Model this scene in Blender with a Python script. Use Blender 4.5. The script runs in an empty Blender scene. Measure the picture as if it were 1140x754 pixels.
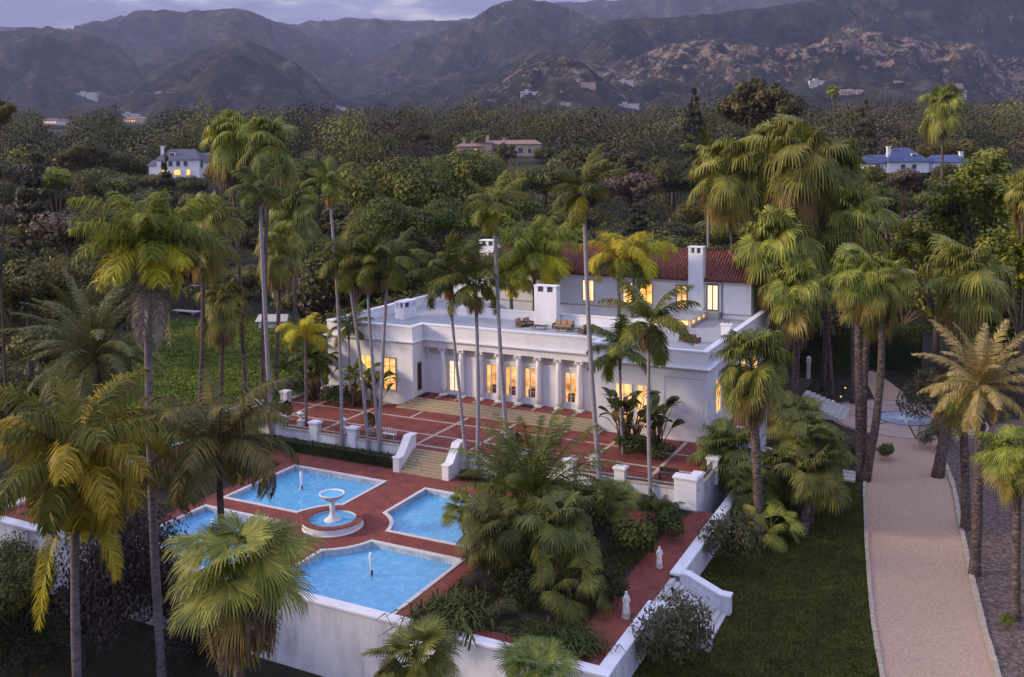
import bpy, math, random
import numpy as np
from mathutils import Vector, Matrix, noise as mnoise

S = bpy.context.scene
COL = S.collection
rad = math.radians
random.seed(7)
NR = np.random.default_rng(11)

# ------------------------------------------------------------------ camera, sky, sun, exposure
CAM = np.array([42.5925, -54.351, 27.0])
RT = np.array([0.89288838, 0.45018681, -0.00906524])
UP = np.array([-0.02341518, 0.06652751, 0.99750981])
FW = np.array([-0.44966885, 0.89045265, -0.06994285])
FPX, PX0, PY0 = 1040.0, 570.0, 251.5
cd = bpy.data.cameras.new('camera')
cam = bpy.data.objects.new('camera', cd); COL.objects.link(cam)
m = Matrix.Identity(4)
for i in range(3):
    m[i][0], m[i][1], m[i][2], m[i][3] = RT[i], UP[i], -FW[i], CAM[i]
cam.matrix_world = m
cd.sensor_width = 36; cd.lens = 36 * FPX / 1140; cd.shift_y = -(377 - PY0) / 1140
cd.clip_start = 0.5; cd.clip_end = 30000
S.camera = cam

SUN_EL, SUN_AZ = 21.0, 239.0            # degrees; azimuth clockwise from +Y
w = bpy.data.worlds.new('World'); S.world = w; w.use_nodes = True
nt = w.node_tree; nt.nodes.clear()
out = nt.nodes.new('ShaderNodeOutputWorld'); bg = nt.nodes.new('ShaderNodeBackground')
sky = nt.nodes.new('ShaderNodeTexSky'); sky.sky_type = 'NISHITA'; sky.sun_disc = False
sky.sun_elevation = rad(SUN_EL); sky.sun_rotation = rad(SUN_AZ); sky.dust_density = 2.0
tc = nt.nodes.new('ShaderNodeTexCoord')
mp = nt.nodes.new('ShaderNodeMapping'); mp.inputs['Scale'].default_value = (3.2, 3.2, 15.0)
n1 = nt.nodes.new('ShaderNodeTexNoise'); n1.inputs['Scale'].default_value = 2.1; n1.inputs['Detail'].default_value = 8; n1.inputs['Roughness'].default_value = .58
cr = nt.nodes.new('ShaderNodeValToRGB')
cr.color_ramp.elements[0].position = .46; cr.color_ramp.elements[0].color = (2.8, 3.05, 5.4, 1)
cr.color_ramp.elements[1].position = .68; cr.color_ramp.elements[1].color = (12.5, 11.8, 11.5, 1)
e = cr.color_ramp.elements.new(.54); e.color = (4.2, 4.45, 6.9, 1)
mx = nt.nodes.new('ShaderNodeMix'); mx.data_type = 'RGBA'; mx.inputs[0].default_value = .85
nt.links.new(tc.outputs['Generated'], mp.inputs['Vector']); nt.links.new(mp.outputs[0], n1.inputs['Vector'])
nt.links.new(n1.outputs['Fac'], cr.inputs[0])
nt.links.new(sky.outputs[0], mx.inputs[6]); nt.links.new(cr.outputs[0], mx.inputs[7])
sx_ = nt.nodes.new('ShaderNodeSeparateXYZ'); mr_ = nt.nodes.new('ShaderNodeMapRange'); mr_.inputs[1].default_value = .05; mr_.inputs[2].default_value = .45; mr_.inputs[3].default_value = .15; mr_.inputs[4].default_value = 1.12
ml_ = nt.nodes.new('ShaderNodeVectorMath'); ml_.operation = 'SCALE'
nt.links.new(tc.outputs['Generated'], sx_.inputs[0]); nt.links.new(sx_.outputs[2], mr_.inputs[0]); nt.links.new(mx.outputs[2], ml_.inputs[0]); nt.links.new(mr_.outputs[0], ml_.inputs['Scale'])
nt.links.new(ml_.outputs[0], bg.inputs[0]); bg.inputs[1].default_value = .132
nt.links.new(bg.outputs[0], out.inputs[0])

sl = bpy.data.lights.new('sun', 'SUN'); sl.energy = 2.9; sl.angle = rad(11); sl.color = (1.0, .79, .54)
so = bpy.data.objects.new('sun', sl); COL.objects.link(so)
sd = Vector((math.sin(rad(SUN_AZ)) * math.cos(rad(SUN_EL)), math.cos(rad(SUN_AZ)) * math.cos(rad(SUN_EL)), math.sin(rad(SUN_EL))))
so.rotation_euler = sd.to_track_quat('Z', 'Y').to_euler()
S.view_settings.view_transform = 'Standard'; S.view_settings.look = 'None'
S.view_settings.exposure = 0.66; S.view_settings.gamma = 1.0
S.cycles.max_bounces = 6; S.cycles.diffuse_bounces = 3; S.cycles.transparent_max_bounces = 8
S.cycles.volume_bounces = 0; S.cycles.sample_clamp_indirect = 4.0

# ------------------------------------------------------------------ pixel <-> place helpers
def ray(px, py): return RT * (px - PX0) / FPX - UP * (py - PY0) / FPX + FW
def at_z(px, py, z): d = ray(px, py); return CAM + d * ((z - CAM[2]) / d[2])
def at_y(px, py, y): d = ray(px, py); return CAM + d * ((y - CAM[1]) / d[1])
def at_t(px, py, t): return CAM + ray(px, py) * t
def on_y(px, y, z):                     # the point at this y and z that stands in this column
    q = RT - FW * (px - PX0) / FPX
    return np.array([CAM[0] - (q[1] * (y - CAM[1]) + q[2] * (z - CAM[2])) / q[0], y, z])
def depth(p): return float((np.asarray(p) - CAM) @ FW)

# ------------------------------------------------------------------ objects
LOC = {}
def tag(o, label=None, cat=None, group=None, kind=None):
    if label: o['label'] = label
    if cat: o['category'] = cat
    if group: o['group'] = group
    if kind: o['kind'] = kind
    return o
def thing(name, label, cat, loc=(0, 0, 0), group=None, rz=0.0, sc=1.0):
    o = bpy.data.objects.new(name, None); COL.objects.link(o)
    o.location = tuple(float(v) for v in loc); o.rotation_euler = (0, 0, rz); o.scale = (sc, sc, sc)
    o.empty_display_size = .3
    LOC[o.name] = np.array(loc, float)
    return tag(o, label, cat, group)
def link(name, mesh, parent=None):
    o = bpy.data.objects.new(name, mesh); COL.objects.link(o)
    if parent is not None: o.parent = parent
    return o
def mesh_np(name, V, F, mats, mi=None, smooth=False):
    V = np.asarray(V, np.float32); F = np.asarray(F, np.int32)
    me = bpy.data.meshes.new(name); k = F.shape[1]
    me.vertices.add(len(V)); me.vertices.foreach_set('co', V.ravel())
    me.loops.add(F.size); me.loops.foreach_set('vertex_index', F.ravel())
    me.polygons.add(len(F)); me.polygons.foreach_set('loop_start', np.arange(0, F.size, k, dtype=np.int32))
    if mi is not None: me.polygons.foreach_set('material_index', np.asarray(mi, np.int32))
    if smooth: me.polygons.foreach_set('use_smooth', np.ones(len(F), bool))
    for mm in (mats if isinstance(mats, (list, tuple)) else [mats]): me.materials.append(mm)
    me.update(calc_edges=True); return me

class MB:
    def __init__(s): s.v, s.f, s.m = [], [], []
    def add(s, vs, fs, mi=0):
        n = len(s.v); s.v += [tuple(map(float, v)) for v in vs]
        s.f += [tuple(i + n for i in f) for f in fs]; s.m += [mi] * len(fs); return s
    def box(s, x0, x1, y0, y1, z0, z1, mi=0, rz=0.0):
        if x0 > x1: x0, x1 = x1, x0
        if y0 > y1: y0, y1 = y1, y0
        vs = [(x, y, z) for z in (z0, z1) for y in (y0, y1) for x in (x0, x1)]
        if rz:
            c, q = math.cos(rz), math.sin(rz); cx, cy = (x0 + x1) / 2, (y0 + y1) / 2
            vs = [(cx + (x - cx) * c - (y - cy) * q, cy + (x - cx) * q + (y - cy) * c, z) for x, y, z in vs]
        return s.add(vs, [(0, 2, 3, 1), (4, 5, 7, 6), (0, 1, 5, 4), (2, 6, 7, 3), (0, 4, 6, 2), (1, 3, 7, 5)], mi)
    def cbox(s, x, y, z0, wx, wy, h, mi=0, rz=0.0): return s.box(x - wx / 2, x + wx / 2, y - wy / 2, y + wy / 2, z0, z0 + h, mi, rz)
    def prism(s, pts, z0, z1, mi=0):
        n = len(pts)
        return s.add([(x, y, z0) for x, y in pts] + [(x, y, z1) for x, y in pts],
                     [tuple(range(n - 1, -1, -1)), tuple(range(n, 2 * n))] + [(i, (i + 1) % n, n + (i + 1) % n, n + i) for i in range(n)], mi)
    def yz(s, pts, x0, x1, mi=0):
        n = len(pts)
        return s.add([(x0, y, z) for y, z in pts] + [(x1, y, z) for y, z in pts],
                     [tuple(range(n)), tuple(range(2 * n - 1, n - 1, -1))] + [(i, n + i, n + (i + 1) % n, (i + 1) % n) for i in range(n)], mi)
    def xz(s, pts, y0, y1, mi=0):
        n = len(pts)
        return s.add([(x, y0, z) for x, z in pts] + [(x, y1, z) for x, z in pts],
                     [tuple(range(n)), tuple(range(2 * n - 1, n - 1, -1))] + [(i, n + i, n + (i + 1) % n, (i + 1) % n) for i in range(n)], mi)
    def lathe(s, prof, cx=0, cy=0, n=20, mi=0, sx=1, sy=1):
        vs, fs = [], []
        for r, z in prof:
            for k in range(n):
                a = 2 * math.pi * k / n; vs.append((cx + r * math.cos(a) * sx, cy + r * math.sin(a) * sy, z))
        for j in range(len(prof) - 1):
            for k in range(n):
                fs.append((j * n + k, j * n + (k + 1) % n, (j + 1) * n + (k + 1) % n, (j + 1) * n + k))
        fs.append(tuple(range(n - 1, -1, -1))); fs.append(tuple((len(prof) - 1) * n + k for k in range(n)))
        return s.add(vs, fs, mi)
    def tube(s, path, radii, n=8, mi=0):
        P = [Vector(p) for p in path]; vs, fs = [], []
        for i, p in enumerate(P):
            d = (P[min(i + 1, len(P) - 1)] - P[max(i - 1, 0)]).normalized()
            a = d.cross(Vector((0.3, 1, 0.1))).normalized(); b = d.cross(a)
            r = radii[i] if hasattr(radii, '__len__') else radii
            for k in range(n):
                th = 2 * math.pi * k / n; q = p + (a * math.cos(th) + b * math.sin(th)) * r; vs.append(tuple(q))
        for j in range(len(P) - 1):
            for k in range(n): fs.append((j * n + k, j * n + (k + 1) % n, (j + 1) * n + (k + 1) % n, (j + 1) * n + k))
        fs.append(tuple(range(n - 1, -1, -1))); fs.append(tuple((len(P) - 1) * n + k for k in range(n)))
        return s.add(vs, fs, mi)
    def sheet(s, pts, z, mi=0): return s.add([(x, y, z) for x, y in pts], [tuple(range(len(pts)))], mi)
    def quad(s, a, b, c, d, mi=0): return s.add([a, b, c, d], [(0, 1, 2, 3)], mi)
    def mesh(s, name, mats, off=(0, 0, 0), smooth=False):
        me = bpy.data.meshes.new(name)
        me.from_pydata([(x - off[0], y - off[1], z - off[2]) for x, y, z in s.v], [], s.f)
        for mm in (mats if isinstance(mats, (list, tuple)) else [mats]): me.materials.append(mm)
        me.polygons.foreach_set('material_index', s.m)
        if smooth: me.polygons.foreach_set('use_smooth', [True] * len(s.f))
        me.validate(); me.update(); return me
    def build(s, name, mats, parent=None, smooth=False, local=False, off=None):
        o_ = (0, 0, 0) if (parent is None or local) else (LOC[parent.name] if off is None else off)
        return link(name, s.mesh(name, mats, o_, smooth), parent)
    def bevel(s, o, wd=.03, seg=2):
        mo = o.modifiers.new('bevel', 'BEVEL'); mo.width = wd; mo.segments = seg; mo.limit_method = 'ANGLE'; return o
def BV(o, wd=.03, seg=2):
    mo = o.modifiers.new('bevel', 'BEVEL'); mo.width = wd; mo.segments = seg; mo.limit_method = 'ANGLE'; return o
def top(o, label, cat, group=None, kind=None): return tag(o, label, cat, group, kind)

# ------------------------------------------------------------------ materials
def mk(name):
    mm = bpy.data.materials.new(name); mm.use_nodes = True
    n = mm.node_tree; b = n.nodes['Principled BSDF']; return mm, n, b
def ramp(n, stops):
    r = n.nodes.new('ShaderNodeValToRGB')
    while len(r.color_ramp.elements) < len(stops): r.color_ramp.elements.new(.5)
    for el, (p, c) in zip(r.color_ramp.elements, stops): el.position = p; el.color = (*c, 1)
    return r
def surf(name, stops, scale=3.0, rough=.85, bump=0.0, bscale=None, detail=6, stretch=None, spec=.25, distort=0.0):
    mm, n, b = mk(name)
    t = n.nodes.new('ShaderNodeTexCoord'); q = n.nodes.new('ShaderNodeTexNoise')
    q.inputs['Scale'].default_value = scale; q.inputs['Detail'].default_value = detail; q.inputs['Roughness'].default_value = .62
    q.inputs['Distortion'].default_value = distort
    src = t.outputs['Object']
    if stretch:
        mpn = n.nodes.new('ShaderNodeMapping'); mpn.inputs['Scale'].default_value = stretch; n.links.new(src, mpn.inputs[0]); src = mpn.outputs[0]
    n.links.new(src, q.inputs['Vector'])
    r = ramp(n, stops); n.links.new(q.outputs['Fac'], r.inputs[0]); n.links.new(r.outputs[0], b.inputs['Base Color'])
    b.inputs['Roughness'].default_value = rough; b.inputs['Specular IOR Level'].default_value = spec
    if bump:
        q2 = n.nodes.new('ShaderNodeTexNoise'); q2.inputs['Scale'].default_value = bscale or scale * 4; q2.inputs['Detail'].default_value = 5
        n.links.new(src, q2.inputs['Vector']); bp = n.nodes.new('ShaderNodeBump'); bp.inputs['Strength'].default_value = bump; bp.inputs['Distance'].default_value = .1
        n.links.new(q2.outputs['Fac'], bp.inputs['Height']); n.links.new(bp.outputs[0], b.inputs['Normal'])
    return mm
def leaf(name, c1, c2, c3, tr=.22, hue=.02, val=.3, rough=.55, scale=.35, isl=.45):
    mm, n, b = mk(name)
    g = n.nodes.new('ShaderNodeNewGeometry'); t = n.nodes.new('ShaderNodeTexCoord')
    q = n.nodes.new('ShaderNodeTexNoise'); q.inputs['Scale'].default_value = scale; q.inputs['Detail'].default_value = 3
    n.links.new(t.outputs['Object'], q.inputs['Vector'])
    a = n.nodes.new('ShaderNodeMath'); a.operation = 'MULTIPLY_ADD'; a.inputs[1].default_value = isl
    n.links.new(g.outputs['Random Per Island'], a.inputs[0])
    a2 = n.nodes.new('ShaderNodeMath'); a2.operation = 'MULTIPLY_ADD'; a2.inputs[1].default_value = 1.1 + (.45 - isl) * 1.3; a2.inputs[2].default_value = -.28 - (.45 - isl) * .15
    n.links.new(q.outputs['Fac'], a2.inputs[0]); n.links.new(a2.outputs[0], a.inputs[2])
    r = ramp(n, [(.12, c1), (.5, c2), (.9, c3)]); n.links.new(a.outputs[0], r.inputs[0])
    oi = n.nodes.new('ShaderNodeObjectInfo'); h = n.nodes.new('ShaderNodeHueSaturation')
    m1 = n.nodes.new('ShaderNodeMapRange'); m1.inputs[3].default_value = .5 - hue; m1.inputs[4].default_value = .5 + hue
    m2 = n.nodes.new('ShaderNodeMapRange'); m2.inputs[3].default_value = 1 - val; m2.inputs[4].default_value = 1 + val
    n.links.new(oi.outputs['Random'], m1.inputs[0]); n.links.new(m1.outputs[0], h.inputs['Hue'])
    fr = n.nodes.new('ShaderNodeMath'); fr.operation = 'FRACT'; k = n.nodes.new('ShaderNodeMath'); k.operation = 'MULTIPLY'; k.inputs[1].default_value = 7.31
    n.links.new(oi.outputs['Random'], k.inputs[0]); n.links.new(k.outputs[0], fr.inputs[0]); n.links.new(fr.outputs[0], m2.inputs[0]); n.links.new(m2.outputs[0], h.inputs['Value'])
    n.links.new(r.outputs[0], h.inputs['Color']); n.links.new(h.outputs[0], b.inputs['Base Color'])
    b.inputs['Roughness'].default_value = rough; b.inputs['Specular IOR Level'].default_value = .3
    if tr:
        tl = n.nodes.new('ShaderNodeBsdfTranslucent'); ms = n.nodes.new('ShaderNodeMixShader'); ms.inputs[0].default_value = tr
        n.links.new(h.outputs[0], tl.inputs[0]); n.links.new(b.outputs[0], ms.inputs[1]); n.links.new(tl.outputs[0], ms.inputs[2])
        n.links.new(ms.outputs[0], n.nodes['Material Output'].inputs[0])
    return mm
def leaf_tint(name, stops):
    mm, n, b = mk(name); a = n.nodes.new('ShaderNodeAttribute'); a.attribute_name = 'tint'
    g = n.nodes.new('ShaderNodeNewGeometry'); k = n.nodes.new('ShaderNodeMath'); k.operation = 'MULTIPLY_ADD'; k.inputs[1].default_value = .10
    n.links.new(g.outputs['Random Per Island'], k.inputs[0]); n.links.new(a.outputs['Fac'], k.inputs[2])
    r = ramp(n, stops); n.links.new(k.outputs[0], r.inputs[0]); n.links.new(r.outputs[0], b.inputs['Base Color']); b.inputs['Roughness'].default_value = .7; b.inputs['Specular IOR Level'].default_value = .15
    return mm
def brickmat(name, c1, c2, mortar, sx=4.2, rot=0.0, bw=.5, rh=.25):
    mm, n, b = mk(name)
    t = n.nodes.new('ShaderNodeTexCoord'); mpn = n.nodes.new('ShaderNodeMapping'); mpn.inputs['Rotation'].default_value = (0, 0, rot)
    br = n.nodes.new('ShaderNodeTexBrick'); br.inputs['Scale'].default_value = sx; br.inputs['Color1'].default_value = (*c1, 1); br.inputs['Color2'].default_value = (*c2, 1)
    br.inputs['Mortar'].default_value = (*mortar, 1); br.inputs['Mortar Size'].default_value = .022; br.inputs['Brick Width'].default_value = bw; br.inputs['Row Height'].default_value = rh
    n.links.new(t.outputs['Object'], mpn.inputs[0]); n.links.new(mpn.outputs[0], br.inputs['Vector'])
    q = n.nodes.new('ShaderNodeTexNoise'); q.inputs['Scale'].default_value = .8; q.inputs['Detail'].default_value = 12; q.inputs['Roughness'].default_value = .78; n.links.new(t.outputs['Object'], q.inputs['Vector'])
    r = ramp(n, [(.32, (.52, .52, .54)), (.5, (.95, .95, .95)), (.68, (1.35, 1.3, 1.25))]); n.links.new(q.outputs['Fac'], r.inputs[0])
    mxn = n.nodes.new('ShaderNodeMix'); mxn.data_type = 'RGBA'; mxn.blend_type = 'MULTIPLY'; mxn.inputs[0].default_value = 1
    n.links.new(br.outputs['Color'], mxn.inputs[6]); n.links.new(r.outputs[0], mxn.inputs[7]); n.links.new(mxn.outputs[2], b.inputs['Base Color'])
    bp = n.nodes.new('ShaderNodeBump'); bp.inputs['Strength'].default_value = .25; bp.inputs['Distance'].default_value = .01; bp.invert = True
    n.links.new(br.outputs['Fac'], bp.inputs['Height']); n.links.new(bp.outputs[0], b.inputs['Normal'])
    b.inputs['Roughness'].default_value = .8; b.inputs['Specular IOR Level'].default_value = .2
    return mm
def glow(name, col, strength, stops=None, scale=1.2):
    mm, n, b = mk(name)
    b.inputs['Base Color'].default_value = (.5, .4, .25, 1); b.inputs['Roughness'].default_value = .25
    b.inputs['Emission Strength'].default_value = strength; b.inputs['Emission Color'].default_value = (*col, 1)
    if stops:
        t = n.nodes.new('ShaderNodeTexCoord'); q = n.nodes.new('ShaderNodeTexNoise'); q.inputs['Scale'].default_value = scale; q.inputs['Detail'].default_value = 4
        n.links.new(t.outputs['Object'], q.inputs['Vector']); r = ramp(n, stops); n.links.new(q.outputs['Fac'], r.inputs[0]); n.links.new(r.outputs[0], b.inputs['Emission Color'])
    return mm

M = {}
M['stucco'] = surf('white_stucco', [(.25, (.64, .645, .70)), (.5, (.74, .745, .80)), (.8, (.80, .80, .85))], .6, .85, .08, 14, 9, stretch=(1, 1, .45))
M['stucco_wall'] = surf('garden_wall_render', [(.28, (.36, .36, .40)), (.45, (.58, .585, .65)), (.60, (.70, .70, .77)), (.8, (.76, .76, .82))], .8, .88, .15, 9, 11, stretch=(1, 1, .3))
M['trim'] = surf('white_trim', [(.3, (.68, .68, .73)), (.7, (.78, .78, .82))], 1.2, .6)
M['relief'] = surf('plaster_relief', [(.3, (.38, .34, .30)), (.7, (.62, .57, .52))], 5, .85, .9, 6)
M['brick'] = brickmat('red_brick_paving', (.265, .070, .054), (.185, .049, .040), (.18, .072, .062))
M['band'] = surf('cream_stone', [(.3, (.36, .30, .25)), (.7, (.50, .43, .37))], 2.0, .8, .1)
M['step'] = surf('sandstone_steps', [(.3, (.30, .235, .155)), (.7, (.43, .35, .245))], 2.5, .85, .15, stretch=(1, 1, 3))
M['pale_step'] = surf('pale_concrete', [(.3, (.42, .41, .42)), (.7, (.56, .55, .55))], 2.0, .85)
M['deck'] = surf('grey_roof_coating', [(.3, (.30, .31, .34)), (.7, (.38, .39, .42))], .6, .75)
M['tile'] = surf('red_clay_tile', [(.30, (.10, .034, .027)), (.5, (.20, .070, .052)), (.70, (.34, .15, .11))], 2.6, .7, .25, 9)
M['tile_trim'] = surf('dark_eave_board', [(.3, (.09, .03, .025)), (.7, (.13, .045, .035))], 3, .7)
M['wood'] = surf('warm_door_wood', [(.3, (.20, .12, .07)), (.7, (.32, .20, .12))], 3, .5)
M['dark'] = surf('near_black', [(.3, (.012, .011, .012)), (.7, (.03, .027, .026))], 2, .7)  # near-black base colour of doormats, jet nozzles and dark panes
M['iron'] = surf('black_iron', [(.3, (.02, .02, .022)), (.7, (.04, .038, .04))], 5, .5)
M['pipe'] = surf('grey_metal', [(.3, (.12, .12, .14)), (.7, (.18, .18, .2))], 5, .5)
M['gutter'] = M['pipe']
M['far_white'] = surf('weathered_white', [(.3, (.42, .41, .42)), (.7, (.52, .51, .52))], .3, .85)
M['glow'] = glow('lit_room', (1.0, .48, .11), .85, [(.32, (.16, .06, .015)), (.46, (.85, .36, .07)), (.58, (1.0, .52, .15)), (.72, (1.0, .74, .38))], 1.3)
M['glow_strong'] = glow('lit_room_bright', (1.0, .58, .1), .95, [(.32, (.30, .11, .01)), (.45, (.95, .40, .04)), (.7, (1.0, .62, .18))], 1.1)
M['curtain'] = glow('lit_curtain', (1.0, .74, .45), .9, [(.3, (.95, .62, .33)), (.7, (1.0, .82, .58))], 3)
M['furn'] = surf('indoor_furniture', [(.3, (.05, .03, .02)), (.7, (.10, .055, .03))], 3, .5)
M['copper'] = surf('pool_coping', [(.3, (.50, .49, .49)), (.7, (.66, .65, .65))], 3, .7)
M['pooltile'] = brickmat('pool_tile_band', (.30, .40, .52), (.52, .55, .60), (.6, .6, .6), 6.0, 0, .5, .5)
M['basin'] = surf('pool_plaster', [(.3, (.10, .38, .68)), (.7, (.16, .50, .80))], 1.2, .6)
M['wicker'] = surf('brown_wicker', [(.3, (.07, .045, .03)), (.7, (.14, .09, .06))], 14, .8, .4, 30)
M['cushion'] = surf('tan_cushion', [(.3, (.26, .17, .11)), (.7, (.36, .25, .17))], 4, .9, .1)
M['marble'] = surf('white_marble', [(.3, (.60, .59, .59)), (.7, (.78, .77, .76))], 4, .6, .2, 12)
M['terracotta'] = surf('pot', [(.3, (.45, .43, .42)), (.7, (.58, .56, .55))], 3, .8)
M['gravel'] = surf('pink_gravel', [(.30, (.36, .245, .185)), (.47, (.44, .31, .235)), (.55, (.47, .335, .255)), (.72, (.56, .42, .33))], 5.5, .95, .6, 20, 14, spec=.05)
M['edging'] = surf('edge_stone', [(.3, (.30, .25, .19)), (.7, (.48, .41, .33))], 4, .9, .3)
M['paver'] = surf('pink_paver', [(.3, (.38, .28, .25)), (.7, (.50, .38, .34))], .9, .85, .1, 10)
M['brown'] = surf('brown_inlay', [(.3, (.055, .035, .028)), (.7, (.09, .06, .045))], 4, .8)
M['star_blue'] = surf('blue_grey_mosaic', [(.3, (.30, .36, .48)), (.7, (.42, .47, .58))], 5, .6)
M['star'] = surf('white_mosaic', [(.3, (.72, .76, .84)), (.7, (.85, .87, .92))], 6, .5)
M['soil'] = surf('garden_soil', [(.25, (.022, .016, .012)), (.5, (.045, .032, .022)), (.75, (.07, .05, .032))], 1.4, .95, .6, 9, 9)
M['mulch'] = surf('bark_mulch', [(.32, (.05, .034, .032)), (.5, (.13, .094, .085)), (.68, (.25, .19, .175))], 3.2, .95, .9, 14, 14)
M['lawn'] = surf('mown_lawn', [(.30, (.016, .022, .004)), (.48, (.036, .045, .007)), (.56, (.047, .056, .009)), (.72, (.085, .086, .018))], 1.3, .95, .9, 26, 14, spec=.05)
M['meadow'] = surf('clover_lawn', [(.30, (.018, .032, .003)), (.46, (.050, .082, .007)), (.56, (.082, .122, .012)), (.72, (.135, .175, .024))], 1.5, .95, 1.0, 3.2, 12, spec=.05, distort=.6)
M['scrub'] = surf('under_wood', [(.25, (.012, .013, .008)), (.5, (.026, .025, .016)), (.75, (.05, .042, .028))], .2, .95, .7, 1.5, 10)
M['kingbark'] = surf('smooth_grey_bark', [(.3, (.20, .18, .20)), (.7, (.33, .30, .33))], 1.6, .8, .3, 6, stretch=(1, 1, 5))
M['queenbark'] = surf('ringed_purple_bark', [(.3, (.075, .058, .060)), (.5, (.14, .115, .118)), (.7, (.23, .195, .20))], 1.8, .85, .5, 6, stretch=(1, 1, 5))
M['fanbark'] = surf('rough_palm_bark', [(.32, (.035, .025, .024)), (.5, (.11, .080, .070)), (.68, (.24, .18, .155))], 3.0, .95, 1.0, 7, stretch=(1, 1, 2.2))
M['boot'] = surf('palm_boots', [(.3, (.10, .055, .035)), (.7, (.22, .13, .075))], 4, .95, .8, 12)
M['bark'] = surf('tree_bark', [(.3, (.05, .038, .03)), (.7, (.11, .085, .07))], 2, .95, .6, 8)
M['stalk'] = surf('flower_stalk', [(.3, (.28, .15, .06)), (.7, (.45, .27, .12))], 6, .9, .5)
M['shaft'] = surf('green_crownshaft', [(.3, (.09, .12, .05)), (.7, (.16, .18, .08))], 3, .6)
# foliage
M['queen'] = leaf('queen_frond', (0.0532, 0.0712, 0.0072), (0.1518, 0.175, 0.0144), (0.3643, 0.3189, 0.024), scale=.5, tr=.3)
M['queen_gold'] = leaf('golden_frond', (0.147, 0.15, 0.0068), (0.4212, 0.3375, 0.0138), (0.57, 0.5625, 0.0252), scale=.3)
M['king'] = leaf('king_frond', (0.0334, 0.0505, 0.0084), (0.1062, 0.1305, 0.0168), (0.2884, 0.2596, 0.0312), scale=.6, tr=.3)
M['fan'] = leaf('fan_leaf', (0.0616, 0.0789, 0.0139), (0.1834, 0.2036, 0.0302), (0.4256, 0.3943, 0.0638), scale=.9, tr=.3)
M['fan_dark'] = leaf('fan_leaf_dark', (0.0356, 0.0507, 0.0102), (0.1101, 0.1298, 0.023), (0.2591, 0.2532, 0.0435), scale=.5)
M['fan_old'] = leaf('old_fan_leaf', (.13, .10, .02), (.27, .20, .045), (.40, .29, .09), scale=.9, tr=.3)
M['date'] = leaf('date_frond', (0.0455, 0.0534, 0.0168), (0.1062, 0.1098, 0.0336), (0.1973, 0.178, 0.06), scale=.4)
M['date_tan'] = leaf('pale_date_frond', (0.132, 0.1056, 0.0336), (0.264, 0.21, 0.072), (0.432, 0.336, 0.1248), scale=.4)
M['pindo'] = leaf('arching_frond', (0.0486, 0.0505, 0.0144), (0.1139, 0.1038, 0.0264), (0.2277, 0.1854, 0.042), scale=.4)
M['dead'] = leaf('dead_frond', (.10, .075, .058), (.20, .155, .125), (.33, .27, .225), tr=.1, hue=.01, scale=.8)
M['skirt'] = leaf('dead_skirt', (.09, .058, .034), (.19, .130, .080), (.31, .22, .14), tr=.1, hue=.01, scale=.8)
M['oak'] = leaf('oak_leaf', (0.0254, 0.0292, 0.0044), (0.0907, 0.0875, 0.0143), (0.2451, 0.2026, 0.0308), hue=.03, val=.4, scale=.35, isl=.2)
M['pine'] = leaf('pine_leaf', (0.0236, 0.0367, 0.0033), (0.0845, 0.1071, 0.0109), (0.2367, 0.237, 0.0219), hue=.02, val=.25, scale=.4, isl=.2)
M['euc'] = leaf('grey_green_leaf', (0.0281, 0.0281, 0.0074), (0.0905, 0.0842, 0.0222), (0.2262, 0.195, 0.0509), hue=.025, val=.4, scale=.35, isl=.2)
M['lime'] = leaf('bright_green_leaf', (0.06, 0.078, 0.0058), (0.156, 0.174, 0.0144), (0.3, 0.3, 0.0288), hue=.02, val=.2, scale=.25, isl=.2)
M['bare'] = leaf('dry_twig', (0.033, 0.0209, 0.0132), (0.0858, 0.0572, 0.0352), (0.187, 0.132, 0.0792), tr=.05, hue=.02, val=.3, scale=.3, isl=.2)
M['conifer'] = leaf('conifer_leaf', (0.0144, 0.0156, 0.0058), (0.0408, 0.0408, 0.0134), (0.102, 0.0888, 0.0269), hue=.02, val=.3, scale=.3, isl=.2)
M['ficus'] = leaf('glossy_leaf', (0.0319, 0.0464, 0.0035), (0.1355, 0.1566, 0.0104), (0.3987, 0.3697, 0.0255), rough=.4, hue=.01, val=.12, scale=.45, isl=.2)
M['shrub'] = leaf('shrub_leaf', (0.0182, 0.0294, 0.0045), (0.0588, 0.077, 0.0112), (0.147, 0.161, 0.0246), hue=.03, val=.3, scale=.8)
M['olive'] = leaf('olive_leaf', (0.05, 0.0525, 0.0213), (0.1063, 0.1063, 0.0446), (0.2, 0.1875, 0.0903), hue=.015, val=.15, scale=.7)
M['purple'] = leaf('plum_leaf', (0.024, 0.0144, 0.0133), (0.066, 0.0444, 0.0388), (0.156, 0.12, 0.102), hue=.01, val=.1, scale=.6)
M['hedge'] = leaf('hedge_leaf', (0.012, 0.021, 0.0048), (0.03, 0.045, 0.0096), (0.063, 0.078, 0.0168), hue=.01, val=.15, scale=1)
M['banana'] = leaf('paddle_leaf', (0.03, 0.048, 0.012), (0.0825, 0.1125, 0.024), (0.21, 0.2325, 0.048), rough=.4, scale=.6)
M['white_leaf'] = leaf('white_flower', (.45, .45, .42), (.6, .6, .56), (.7, .7, .66), tr=0, hue=0, val=.05)
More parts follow.
